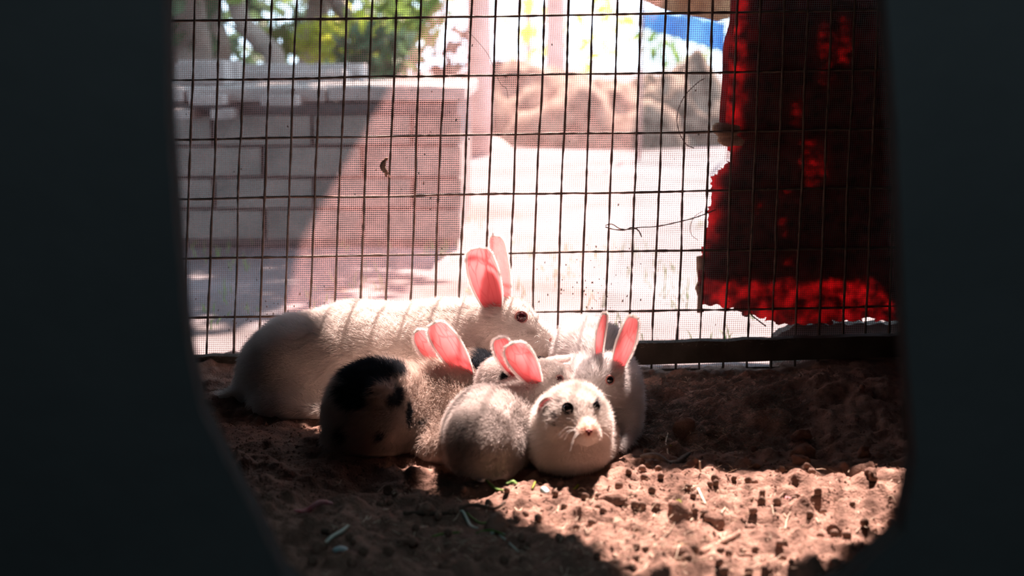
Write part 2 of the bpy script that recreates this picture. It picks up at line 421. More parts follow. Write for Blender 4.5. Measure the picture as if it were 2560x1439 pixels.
strand('cobweb', [(1170, 78), (1200, 110), (1222, 140), (1236, 175), (1252, 210), (1266, 222), (1270, 248)], FY - 0.006, 0.00028, M['dark_twig'], 'fine cobweb thread hanging across the mesh at upper centre', 'cobweb')
strand('wire_end', [(1872, 762), (1878, 785), (1895, 800), (1915, 815)], FY - 0.004, 0.0009, M['wire'], 'short bent wire end by the torn corner of the red sack', 'wire')
strand('frayed_thread', [(1745, 600), (1728, 585), (1727, 560), (1738, 540), (1756, 528)], FY + 0.013, 0.0004, M['wire'], 'frayed thread looping beside the left edge of the sack below the twisted wire', 'thread')
lf = empty('dry_leaf', at(963, 420, FY - .006)); meta(lf, 'small curled dry leaf caught on the mesh above the big white rabbit', 'leaf')
g = G()
def blade(g, pts, w, mi=0, thick=0.0006, nrm=(0, -1, 0)):
    pts = [np.array(q) for q in pts]; m = len(pts); b = len(g.v); nrm = np.array(nrm, float)
    for i, q in enumerate(pts):
        t_ = pts[min(i+1, m-1)] - pts[max(i-1, 0)]; sd = np.cross(t_, nrm); sd /= np.linalg.norm(sd) + 1e-9
        wi = w[i]
        g.v += [tuple(q - sd * wi), tuple(q + nrm * (thick + .3 * wi)), tuple(q + sd * wi), tuple(q - nrm * thick)]
    for i in range(m - 1):
        for k in range(4):
            k2 = (k + 1) % 4; g.f.append((b+i*4+k, b+i*4+k2, b+(i+1)*4+k2, b+(i+1)*4+k)); g.m.append(mi)
    g.f += [(b, b+1, b+2, b+3)[::-1], tuple(b+(m-1)*4+k for k in range(4))]; g.m += [mi, mi]
pl = bez([at(966, 396, FY-.008), at(960, 404, FY-.008), at(957, 416, FY-.007), at(963, 428, FY-.007), at(969, 436, FY-.006)], 5)
blade(g, pl, [0.001 + 0.0028 * math.sin(math.pi * i / (len(pl)-1)) ** 1.3 for i in range(len(pl))]); g.build('leaf_blade', M['dark_twig'], lf, True)
g = G(); g.tube(bez([at(966, 402, FY-.008), at(968, 395, FY-.008), at(963, 398, FY-.008)], 5), .0013, 6); g.tube(bez([at(966, 424, FY-.007), at(970, 434, FY-.007), at(975, 444, FY-.005)], 4), .0009, 5); g.tube(bez([at(963, 426, FY-.007), at(964, 436, FY-.007), at(967, 442, FY-.007)], 4), .0012, 5)
g.build('leaf_stalk', M['twig'], lf, True)
# specks of dirt on the screen
g = G()
for k in range(190):
    if k < 60: px, py = random.gauss(1480, 60), random.gauss(700, 70)
    elif k < 120: px, py = random.gauss(690, 110), random.gauss(800, 50)
    elif k < 150: px, py = random.gauss(1080, 60), random.gauss(300, 150)
    else: px, py = random.uniform(450, 1850), random.uniform(10, 850)
    c = at(px, py, FY + 0.0055); r = random.uniform(.0004, .0011)
    g.tube([c + np.array([0, 0, -r]), c + np.array([random.uniform(-r, r), 0, r*random.uniform(.4, 2.2)])], [r, r*.6], 5)
o = g.build('dirt_specks', M['dark_twig'], panel); o['kind'] = 'stuff'

# wooden rail along the foot of the mesh
def railtop(px): return 893 - 0.031 * (px - 450)
rail = empty('bottom_rail', at(1300, 915, FY - .012)); meta(rail, 'dark wooden rail along the foot of the wire mesh, edged with shed fur', 'rail')
g = G(); N_ = 60
yA, yB = FY - 0.022, FY - 0.0035
for i in range(N_ + 1):
    px = 240 + (2400 - 240) * i / N_; zt = at(px, railtop(px), FY - .02)[2]; zb = at(px, railtop(px) + 54, FY - .02)[2]; x = at(px, 900, FY - .02)[0]
    zt += 0.0008 * math.sin(i * 1.7) + 0.0005 * math.sin(i * 4.1)
    g.v += [(x, yA, zb), (x, yB, zb), (x, yB, zt), (x, yA, zt)]
for i in range(N_):
    for k in range(4): g.f.append((i*4+k, (i+1)*4+k, (i+1)*4+(k+1) % 4, i*4+(k+1) % 4)); g.m.append(0)
g.f += [(0, 1, 2, 3), tuple(N_*4+k for k in (3, 2, 1, 0))]; g.m += [0, 0]
g.build('rail_board', M['black_wood'], rail)
g = G()
for k in range(2600):
    px = random.uniform(1560, 1990) if k < 2100 else random.uniform(470, 620)
    c = at(px, railtop(px) + random.uniform(-1, 10), random.uniform(yA, yB)); c[2] -= 0.001
    a = random.uniform(-1, 1) * 2.2; L = random.uniform(.002, .008) * (1.4 if random.random() < .1 else 1)
    q = c + np.array([math.sin(a) * L, random.uniform(-.003, .003), abs(math.cos(a)) * L * .8])
    m_ = (c + q) / 2 + np.array([random.uniform(-.001, .001)] * 3)
    g.tube([c, m_, q], [.00022, .0002, .00008], 3, cap=False)
o = g.build('shed_fur', M['fluff'], rail); o['kind'] = 'stuff'

# ------------------------------------------------------------------ sacks hung outside the mesh
def interp(tab, y):
    for (a, b) in zip(tab[:-1], tab[1:]):
        if a[0] <= y <= b[0]: return a[1] + (b[1] - a[1]) * (y - a[0]) / (b[0] - a[0] + 1e-9)
    return tab[0][1] if y < tab[0][0] else tab[-1][1]
red_left = [(-300, 1838), (0, 1838), (60, 1830), (120, 1812), (200, 1810), (300, 1802), (345, 1812), (400, 1828), (425, 1800), (445, 1782), (560, 1768), (650, 1752), (700, 1748), (760, 1752), (800, 1790)]
red_bot = [(1740, 760), (1800, 772), (1850, 780), (1890, 786), (1950, 812), (2020, 815), (2100, 800), (2160, 800), (2400, 800)]
def sheet(name, keep, Yf, x0, x1, y0, y1, st, mat, parent, thick=0.0012):
    ni, nj = int((x1 - x0) / st), int((y1 - y0) / st); ids = {}; V = []; Fs = []
    def vid(i, j):
        if (i, j) not in ids:
            px, py = x0 + i * st, y0 + j * st
            jx = 2.5 * float(math.sin(i * 12.9 + j * 78.2)); jy = 2.5 * math.sin(i * 39.3 + j * 11.1)
            ids[(i, j)] = len(V); V.append(at(px + jx, py + jy, Yf(px, py)))
        return ids[(i, j)]
    for i in range(ni):
        for j in range(nj):
            if keep(x0 + (i + .5) * st, y0 + (j + .5) * st): Fs.append((vid(i, j), vid(i+1, j), vid(i+1, j+1), vid(i, j+1)))
    g = G(); g.v = V; g.f = Fs; g.m = [0] * len(Fs)
    o = g.build(name, mat, parent, True); md = o.modifiers.new('thickness', 'SOLIDIFY'); md.thickness = thick; return o
sack = empty('red_sack', at(2000, 800, FY + .03)); meta(sack, 'red woven sack hung over the right side of the mesh, its hem glowing', 'sack')
def red_y(px, py): return FY + 0.028 + 0.004 * math.sin(px * .045 + py * .012) + 0.0015 * math.sin(py * .05)
sheet('sack_cloth', lambda x, y: x > interp(red_left, y) and y < interp([(a, b + 8 * math.sin(a * .09)) for a, b in red_bot], x), red_y, 1730, 2400, -70, 830, 8, M['red'], sack, .0008)
# folded pale hem down the left edge
g = G(); pts = [at(1748 + (3 if i % 2 else 0), 640 + i * 20, FY + .028) for i in range(8)]; g.tube(pts, [.004 + .0014 * math.sin(i * 1.9) for i in range(8)], 7); g.build('hem_fold', M['brown_cloth'], sack, True)
g = G(); pts = [at(x, y, FY + .024) for x, y in [(1838, -66), (1834, 0), (1830, 60), (1815, 120), (1813, 200), (1806, 290), (1812, 340)]]; g.tube(bez(pts, 6), .0042, 8); g.build('rolled_edge', M['red'], sack, True)

black_left = [(-300, 1880), (0, 1872), (100, 1868), (300, 1852), (375, 1842), (420, 1822), (445, 1798), (480, 1795), (540, 1800), (580, 1792), (640, 1752), (700, 1755), (720, 1765)]
holes = [(2087, 108, 44, 66), (2066, 195, 22, 20), (2040, 420, 26, 38), (2035, 445, 30, 16), (1990, 285, 16, 26), (1962, 497, 18, 22), (1958, 547, 15, 12), (1953, 592, 14, 12), (2008, 598, 8, 7), (1985, 632, 10, 6), (1978, 655, 12, 8), (2020, 380, 40, 30), (1898, 520, 8, 14)]
def blk_keep(x, y):
    if x < interp(black_left, y) + 5 * math.sin(y * .11): return False
    if y > 703 + 5 * math.sin(x * .06) + max(0, (x - 2180) * 1.0): return False
    w = 0.35 * math.sin(x * .21) * math.sin(y * .17)
    for (cx, cy_, rx, ry) in holes:
        if ((x - cx) / rx) ** 2 + ((y - cy_) / ry) ** 2 < 1.0 and math.sin(x * 1.1 + cx) * math.sin(y * 1.3 + cy_) + w > .42: return False
    return True
blk = empty('black_sheeting', at(2000, 700, FY + .045)); meta(blk, 'ragged black sheeting hung outside over the red sack, full of small holes', 'sheet')
sheet('sheeting_cloth', blk_keep, lambda x, y: red_y(x, y) + .0045, 1730, 2400, -90, 900, 6, M['tarp'], blk, .001)
# strips of cord across the lit hem
cord = empty('tangled_cord', at(1990, 760, FY + .04)); meta(cord, 'dark tangled cord and rags behind the glowing hem of the red sack', 'cord')
for pts in ([(1850, 700), (1870, 740), (1862, 790)], [(1965, 715), (1985, 750), (2010, 755), (2040, 762), (2080, 790)], [(1880, 745), (1930, 752), (1990, 752), (2050, 768), (2120, 775)], [(2095, 700), (2090, 760), (2110, 800)], [(1915, 705), (1940, 716), (1978, 722)]):
    g = G(); b_ = bez([at(x, y, FY + .044) for x, y in pts], 6); g.tube(b_, [.0035 + .002 * math.sin(i * 1.3) for i in range(len(b_))], 6); g.build('cord_strand', M['tarp'], cord, True)
g = G()
pts = [(1785, 312), (1800, 330), (1822, 340), (1812, 352), (1840, 362), (1850, 345)]
rag = empty('brown_rag', at(1812, 345, FY + .02)); meta(rag, 'knotted brown rag poking out at the left edge of the sack', 'rag')
b_ = bez([at(x, y, FY + .016) for x, y in [(1782, 322), (1796, 322), (1812, 328), (1830, 326), (1850, 322)]], 6); g.tube(b_, [.003 + .007 * math.sin(math.pi * (i + 2) / (len(b_) + 2)) for i in range(len(b_))], 10); g.build('rag_roll', M['brown_cloth'], rag, True)
g = G(); b_ = bez([at(x, y, FY + .018) for x, y in [(1796, 345), (1815, 352), (1835, 350), (1858, 358)]], 6); g.tube(b_, [.003 + .0045 * math.sin(math.pi * (i + 1) / (len(b_) + 1)) for i in range(len(b_))], 9); g.build('rag_fold', M['brown_cloth'], rag, True)
# dark board and earth outside at lower right
g = G(); a = at(1936, 806, FY + .04); b = at(2420, 960, FY + .04)
N_ = 30
for i in range(N_ + 1):
    x = a[0] + (b[0] - a[0]) * i / N_; zt = a[2] + .002 * math.sin(i * 2.1) + (0.0 if i > 2 else -.006 * (3 - i))
    g.v += [(x, FY + .03, -.03), (x, FY + .055, -.03), (x, FY + .055, zt), (x, FY + .03, zt)]
for i in range(N_):
    for k in range(4): g.f.append((i*4+k, (i+1)*4+k, (i+1)*4+(k+1) % 4, i*4+(k+1) % 4)); g.m.append(0)
g.f += [(0, 1, 2, 3), tuple(N_*4+k for k in (3, 2, 1, 0))]; g.m += [0, 0]
o = g.build('outside_board', M['black_wood']); centre_origin(o); meta(o, 'dark board standing outside the mesh under the right part of the red sack', 'board')

# ------------------------------------------------------------------ yard: low brick platform, trees, posts
plat = empty('brick_platform', (-1.2, 3.5, 0)); meta(plat, 'low grey brick platform with pale stone top across the yard behind the mesh', 'platform')
PX1 = at(1155, 500, 3.1)[0]; PX0 = -2.2; PT = 0.335
g = G(); g.box((PX0, 3.13, -.03), (PX1 - .01, 4.15, PT - .035)); g.build('core', M['mortar'], plat)
bw, bh = .215, .0685
mesh_cache = []
for v in range(3):
    g = G(); g.box((-bw/2 + .004, -.05, -bh/2 + .004), (bw/2 - .004, .03, bh/2 - .004)); me = bpy.data.meshes.new('brick'); me.from_pydata([(x*(1 + .02*random.uniform(-1, 1)), y, z*(1 + .06*random.uniform(-1, 1))) for x, y, z in g.v], [], g.f); me.materials.append(M['brick']); mesh_cache.append(me)
pw = parent_world(plat)
for r in range(4):
    k = 0; x = PX1 - bw/2 - (bw/2 if r % 2 else 0)
    while x > PX0:
        o = bpy.data.objects.new('brick', mesh_cache[random.randrange(3)]); o.parent = plat
        o.location = tuple(np.array([x, 3.13 + random.uniform(-.006, .004), .035 + bh * (r + .5)- .03]) - pw); COL.objects.link(o); x -= bw; k += 1
    if r % 2:
        g = G(); g.box((PX1 - bw/2 + .004, 3.09, bh*r + .009), (PX1 - .002, 3.16, bh*(r+1) - .0)); g.build('brick', M['brick'], plat)
x = PX1 + .01
while x > PX0:
    for row in range(3):
        w = .30
        g = G(); z0 = PT - .03 + random.uniform(-.002, .003)
        g.box((x - w + .006, 3.06 + row*.37, z0), (x, 3.06 + row*.37 + .36, z0 + .03)); g.build('top_slab', M['slab'], plat, bevel=.004)
    x -= .30
# loose slabs stacked on the platform and leaning in front
for (x0, x1, y0, py, lab) in [(430, 900, 3.9, 160, 'long pale slab lying on the brick platform at upper left'), (560, 860, 3.7, 176, 'shorter pale slab in front of the long one on the platform'),
                         (440, 560, 3.3, 150, 'pale slab end at the far left of the brick platform')]:
    a = at(x0, py, y0); b = at(x1, py, y0); g = G()
    g.box((a[0], y0, PT), (b[0], y0 + .22, max(a[2], PT + .03))); o = g.build('stone_slab', M['slab'], None, bevel=.006); centre_origin(o); meta(o, lab, 'slab')
for (x0, x1, py) in [(655, 745, 238), (478, 562, 236), (430, 480, 272), (530, 580, 272)]:
    a = at(x0, py, 3.02); b = at(x1, py, 3.02); g = G()
    g.box((a[0], 3.0, a[2] - .022), (b[0], 3.10, a[2])); g.build('ledge_stone', M['slab'], plat, bevel=.003)

def crown(g, c, r, n, lw, seed, flat=.7):
    rr = np.random.default_rng(seed)
    for k in range(n):
        d = rr.normal(size=3); d /= np.linalg.norm(d); q = c + d * r * (0.45 + .55 * rr.random()) * np.array([1, 1, flat])
        u = rr.normal(size=3); u /= np.linalg.norm(u); w = np.cross(u, rr.normal(size=3)); w /= np.linalg.norm(w) + 1e-9; s_ = lw * (.6 + .8 * rr.random())
        g.add([q - u*s_, q + w*s_*.45, q + u*s_, q - w*s_*.45], [(0, 1, 2, 3)])
def tree(pts, Yd, r0, r1, crowns, label, group='trees across the yard', leaf='leaf'):
    base = at(*pts[0], Yd); base[2] = 0
    e = empty('tree', base); meta(e, label, 'tree', group)
    P = [np.array([base[0], Yd, -.02])] + [at(x, y, Yd) for x, y in pts]
    b_ = bez(P, 6); g = G(); g.tube(b_, list(np.linspace(r0, r1, len(b_))), 10); g.build('trunk', M['bark'], e, True)
    for i, (x, y, r, n_, lw, *dd) in enumerate(crowns):
        g = G(); crown(g, at(x, y, dd[0] if dd else Yd), r, n_, lw, int(x) + i); o = g.build('foliage', M[leaf], e); o['kind'] = 'stuff'
tree([(460, 140), (452, 40), (440, -150), (430, -500)], 4.6, .10, .06, [(430, -620, 1.0, 1300, .09), (230, -150, .6, 700, .07), (100, -700, 1.1, 1300, .1, 6.5)], 'thick dark leaning tree trunk at the far upper left beyond the platform', leaf='leaf_dark')  # dense crowns, mostly out of view, added to block sky light
tree([(520, 130), (500, 40), (520, -80), (560, -300)], 5.2, .09, .06, [(520, -700, .9, 1200, .09), (330, -330, .8, 900, .09, 6.8)], 'second dark trunk from the left beyond the platform', leaf='leaf_dark')  # crowns here also added to hold back sky light
tree([(690, 170), (650, 105), (610, 60), (585, 0), (540, -120)], 4.4, .035, .025, [(540, -200, .35, 300, .045), (875, -1189, .58, 1300, .06, 3.95)], 'slender curved grey branch rising beyond the platform')  # second crown is unseen, added to shade the yard outside the mesh
tree([(775, 170), (790, 60), (800, -60), (800, -400)], 5.6, .055, .04, [(640, -240, .55, 420, .06)], 'straight grey trunk rising behind the yellow-green shrub')
tree([(905, 160), (880, 60), (835, -10), (780, -200)], 5.0, .035, .025, [(860, -260, .4, 250, .05)], 'thin grey trunk leaning left beside the dark green bush')
def bush(px, py, Yd, r, n, lw, mat, label, name='bush'):
    c = at(px, py, Yd); g = G(); crown(g, c, r, n, lw, int(px * 3 + py), .8); o = g.build('foliage', M[mat]); o.name = name
    centre_origin(o); meta(o, label, 'bush'); o['kind'] = 'stuff' if False else 'thing'; del o['kind']; return o
bush(880, 95, 5.0, .13, 160, .03, 'leaf_yellow', 'bright yellow-green shrub against the dim trunks at upper left', 'shrub')
bush(800, 105, 5.1, .10, 140, .03, 'leaf_yellow', 'yellow-green shrub beside the straight grey trunk', 'shrub')
bush(700, 110, 5.2, .09, 120, .03, 'leaf', 'small green shrub left of the yellow-green ones', 'shrub')
bush(945, 140, 4.6, .14, 260, .03, 'leaf_dark', 'dark green bush at the end of the platform', 'bush')
bush(1010, 40, 5.5, .20, 300, .035, 'leaf', 'green bush above the dark green one', 'bush')
bush(880, 0, 7.0, .5, 300, .06, 'leaf_dark', 'far dark green bush behind the leaning trunk', 'bush')
bush(600, 40, 7.5, .6, 380, .06, 'leaf_dark', 'far dark green bush behind the slender branch', 'bush')
bush(1040, 150, 8.0, .40, 260, .05, 'litter', 'dry brownish bush between the platform and the pinkish post', 'bush')
bush(1420, 60, 10.0, .55, 160, .06, 'leaf_yellow', 'pale yellowish bush far behind the middle of the yard', 'bush')
bush(1720, 90, 9.0, .35, 120, .05, 'leaf', 'small green bush by the blue sheet', 'bush')

def post(px0, px1, base_y, Yd, label, lean=0, m='post'):
    b = at((px0 + px1) / 2, base_y, Yd); r = (px1 - px0) / 2 * mpp(Yd); g = G()
    pts = [np.array([b[0] + lean * t_ + .004 * math.sin(t_ * 9), Yd, t_ * 2.6 - .03]) for t_ in np.linspace(0, 1, 9)]
    g.tube(pts, [r * (1 + .05 * math.sin(i * 2.2)) for i in range(9)], 14); o = g.build('post', M[m], None, True); centre_origin(o); meta(o, label, 'post'); return o
post(1165, 1228, 380, 6.1, 'thick pinkish post standing in the bright yard behind the mesh')
post(1362, 1412, 300, 9.0, 'more distant brownish post right of the pinkish one')
post(1310, 1330, 300, 11.0, 'thin distant post between the two thick ones')
# heaps of dry litter
def heap(px, py, Yd, rx, rz, label, mat='litter', seed=3, name='litter_heap'):
    c = at(px, py, Yd); n1, n2 = 48, 14; V = []; Fq = []
    for j in range(n2 + 1):
        for i in range(n1):
            a = 2 * math.pi * i / n1; r = j / n2; V.append((c[0] + rx * r * math.cos(a), Yd + rx * .7 * r * math.sin(a), 0))
    V = np.array(V); rr = np.repeat(np.arange(n2 + 1) / n2, n1)
    V[:, 2] = rz * np.cos(rr * math.pi / 2) ** .7 * (1 + .35 * fbm(np.stack([V[:, 0], V[:, 1], 0 * rr], -1), 3 / rx, 4, seed)) - .025
    for j in range(n2):
        for i in range(n1): Fq.append((j*n1+i, (j+1)*n1+i, (j+1)*n1+(i+1) % n1, j*n1+(i+1) % n1))
    o = np_mesh(name, V, np.array(Fq), M[mat]); centre_origin(o); meta(o, label, 'heap'); return o
heap(1330, 330, 7.4, .55, .36, 'brown heap of dry leaves beside the pinkish post', seed=3)
heap(1500, 330, 7.0, .50, .30, 'brown heap of dry leaves in the middle of the yard', seed=4)
heap(1660, 330, 7.2, .50, .36, 'brown heap of dry leaves toward the red sack', seed=5)
heap(1120, 330, 6.6, .3, .12, 'small pale mound left of the pinkish post', 'slab', seed=6)
heap(860, 730, 2.48, .07, .022, 'tiny sandy hummock just outside the mesh', 'litter', seed=7)
# blue sheet and brown branch at upper right
g = G()
for px_ in (1600, 1824):
    pb_ = at(px_, 300, 6); g.tube([(pb_[0], 6.02, -.03), (pb_[0] + .01, 6.02, 1.2)], .009, 8)
    o = g.build('pole', M['post'], None, True); centre_origin(o); meta(o, 'thin pole holding the left end of the blue sheet' if px_ < 1700 else 'thin pole holding the right end of the blue sheet', 'pole'); g = G()
bs = empty('blue_sheet', at(1720, 110, 6)); meta(bs, 'blue sheet stretched in the distance below the brown branch at upper right', 'sheet')
sheet('sheet_cloth', lambda x, y: y > 22 + .16 * (x - 1610) and y < 72 + .30 * (x - 1610) and x < 1812, lambda x, y: 6 + .05 * math.sin(x * .05), 1610, 1830, 0, 140, 6, M['blue'], bs, .004)
awn = empty('brown_awning', (0.55, 2.25, 0.47)); meta(awn, 'brown sacking awning sagging into view at the upper right above the blue sheet', 'awning')
ab = [(1585, -60), (1600, -4), (1640, 18), (1700, 34), (1760, 46), (1800, 56), (1825, 44), (1860, 20), (1950, -10), (2300, -30), (3200, -60)]
g = G(); V = []; na = 40
for i in range(na + 1):
    px = 1585 + (3000 - 1585) * (i / na) ** 1.6; zb = at(px, interp(ab, px), 2.25)[2]; x = at(px, 0, 2.25)[0]
    for j in range(13):
        tt = j / 12; x_ = x + .085 * max(0, 1 - i / 10) * min(1, tt * 1.6); zt_ = 1.21 - .16 * math.exp(-((x_ - .275) / .04) ** 2); z = zb + (zt_ - zb) * tt  # unseen top edge dipped and slanted to let sun onto the right rabbit
        V.append((x + .085 * max(0, 1 - i / 10) * min(1, tt * 1.6) + (0.01 if i == 0 else 0) * math.sin(j * 1.3), 2.25 + .012 * math.sin(i * .9 + j * .3) * (1 - tt * .5), z + .006 * math.sin(i * 1.1) * tt))
g.v = V; g.f = [(i*13+j, (i+1)*13+j, (i+1)*13+j+1, i*13+j+1) for i in range(na) for j in range(12)]; g.m = [0] * len(g.f)
o = g.build('awning_cloth', M['brown_cloth'], None, True)
o.data.transform(__import__('mathutils').Matrix.Translation((-.55, -2.25, -.47))); o.parent = awn
md = o.modifiers.new('thickness', 'SOLIDIFY'); md.thickness = .003
g = G(); g.tube([(x, 2.25, 1.215 - .16 * math.exp(-((x - .275) / .04) ** 2)) for x in np.linspace(.1, 1.6, 12)], .005, 6); g.build('rope', M['brown_cloth'], awn, True)
g = G(); g.tube([(1.62, 2.25, -.03), (1.61, 2.25, 1.3)], .03, 10); g.build('support_pole', M['bark'], awn, True)
g = G(); g.tube([(.36, 2.25, 1.19), (.34, 1.87, 1.105)], .004, 6); g.build('guy_rope', M['bark'], awn, True)

# grass outside
g = G()
for k in range(900):
    px = random.uniform(480, 1900); Yd = random.uniform(2.0, 3.6)
    if fbm(np.array([px * .01, Yd * 3, 0.]), 1, 2, 8) < .12: continue
    c = at(px, 700, Yd); c[2] = -.012; h = random.uniform(.008, .028)
    q = c + np.array([random.uniform(-.01, .01), random.uniform(-.01, .01), h])
    g.tube([c, (c+q)/2 + np.array([0, 0, .003]), q], [.0012, .001, .0002], 3, cap=False)
o = g.build('short_grass', M['grass']); meta(o, 'sparse short grass on the pale yard outside the mesh', 'grass', kind='stuff')

# ------------------------------------------------------------------ rabbits
def smin(a, b, k):
    h = np.clip(0.5 + 0.5 * (b - a) / k, 0, 1); return b * (1 - h) + a * h - k * h * (1 - h)
class Body:
    """smoothly blended masses; one continuous surface is drawn over them"""
    def __init__(s, k=0.012): s.prims = []; s.k = k
    def ell(s, px, py, Yd, rx, rz, ry, rot=0, k=None):
        m = mpp(Yd); s.prims.append(('e', at(px, py, Yd), np.array([rx * m, ry, rz * m]), math.radians(rot), k or s.k)); return s
    def cone(s, a, ra, b, rb, k=None):
        s.prims.append(('c', at(*a), ra * mpp(a[2]), at(*b), rb * mpp(b[2]), k or s.k)); return s
    def f(s, P):
        d = None
        for p in s.prims:
            if p[0] == 'e':
                q = P - p[1]; c, sn = math.cos(p[3]), math.sin(p[3])
                q = np.stack([q[..., 0] * c + q[..., 2] * -sn, q[..., 1], q[..., 0] * sn + q[..., 2] * c], -1) / p[2]
                k0 = np.linalg.norm(q, axis=-1); k1 = np.linalg.norm(q / p[2], axis=-1)
                e = k0 * (k0 - 1) / (k1 + 1e-9); kk = p[4]
            else:
                a, ra, b, rb = p[1:5]; ab = b - a; t = np.clip(((P - a) @ ab) / (ab @ ab), 0, 1)
                e = np.linalg.norm(P - a - t[..., None] * ab, axis=-1) - (ra + (rb - ra) * t); kk = p[5]
            d = e if d is None else smin(d, e, kk)
        return d
    def bounds(s, pad=.012):
        lo, hi = [], []
        for p in s.prims:
            if p[0] == 'e': r = p[2].max(); lo.append(p[1] - r); hi.append(p[1] + r)
            else:
                lo += [p[1] - p[2], p[3] - p[4]]; hi += [p[1] + p[2], p[3] + p[4]]
        return np.min(lo, 0) - pad, np.max(hi, 0) + pad
def surface_net(fn, lo, hi, h):
    n = np.ceil((hi - lo) / h).astype(int) + 1
    ax = [lo[i] + h * np.arange(n[i]) for i in range(3)]
    Gd = np.stack(np.meshgrid(*ax, indexing='ij'), -1); D = fn(Gd); ins = D < 0
    acc = np.zeros(tuple(n - 1) + (3,)); cnt = np.zeros(tuple(n - 1))
    for a in range(3):
        sl0 = [slice(None)] * 3; sl1 = [slice(None)] * 3; sl0[a] = slice(0, -1); sl1[a] = slice(1, None)
        d0, d1 = D[tuple(sl0)], D[tuple(sl1)]; cr = (d0 < 0) != (d1 < 0)
        t = np.where(cr, d0 / (d0 - d1 + 1e-12), 0); Pt = Gd[tuple(sl0)].copy(); Pt[..., a] += t * h
        o = [b for b in range(3) if b != a]
        for s0 in (0, 1):
            for s1 in (0, 1):
                sl = [slice(None)] * 3
                sl[o[0]] = slice(s0, n[o[0]] - 1 + s0); sl[o[1]] = slice(s1, n[o[1]] - 1 + s1)
                c = cr[tuple(sl)]; acc += np.where(c[..., None], Pt[tuple(sl)], 0); cnt += c
    act = cnt > 0; ids = -np.ones(act.shape, int); ids[act] = np.arange(act.sum()); V = acc[act] / cnt[act][:, None]; Q = []
    for a in range(3):
        sl0 = [slice(1, -1)] * 3; sl1 = [slice(1, -1)] * 3; sl0[a] = slice(0, -1); sl1[a] = slice(1, None)
        i0, i1 = ins[tuple(sl0)], ins[tuple(sl1)]; cr = i0 != i1; w = np.argwhere(cr)
        o = [(a + 1) % 3, (a + 2) % 3]; base = w.copy()
        for b in range(3):
            if b != a: base[:, b] += 1
        def cell(du, dv):
            c = base.copy(); c[:, o[0]] -= du; c[:, o[1]] -= dv; return ids[c[:, 0], c[:, 1], c[:, 2]]
        q = np.stack([cell(1, 1), cell(0, 1), cell(0, 0), cell(1, 0)], -1)
        fl = ~i0[tuple(w.T)]; q[fl] = q[fl][:, ::-1]; Q.append(q)
    return V, np.concatenate(Q)
def grad(fn, P, e=1e-4):
    g_ = np.stack([fn(P + np.eye(3)[i] * e) - fn(P - np.eye(3)[i] * e) for i in range(3)], -1)
    return g_ / (np.linalg.norm(g_, axis=-1, keepdims=True) + 1e-12)

def coat_colour(P, patches, base, seed):
    c = np.tile(np.array(base, float), (len(P), 1))
    c *= (1 + 0.06 * fbm(P, 60, 2, seed))[:, None]
    for (cen, rad, col, soft) in patches:
        d = np.linalg.norm((P - cen) / rad, axis=-1) + 0.28 * fbm(P, 45, 3, seed + 3) + 0.18 * fbm(P, 160, 2, seed + 5)
        w = np.clip((1 - d) / soft + .5, 0, 1)[:, None]; c = c * (1 - w) + np.array(col) * w
    return np.clip(c, 0.003, .95)

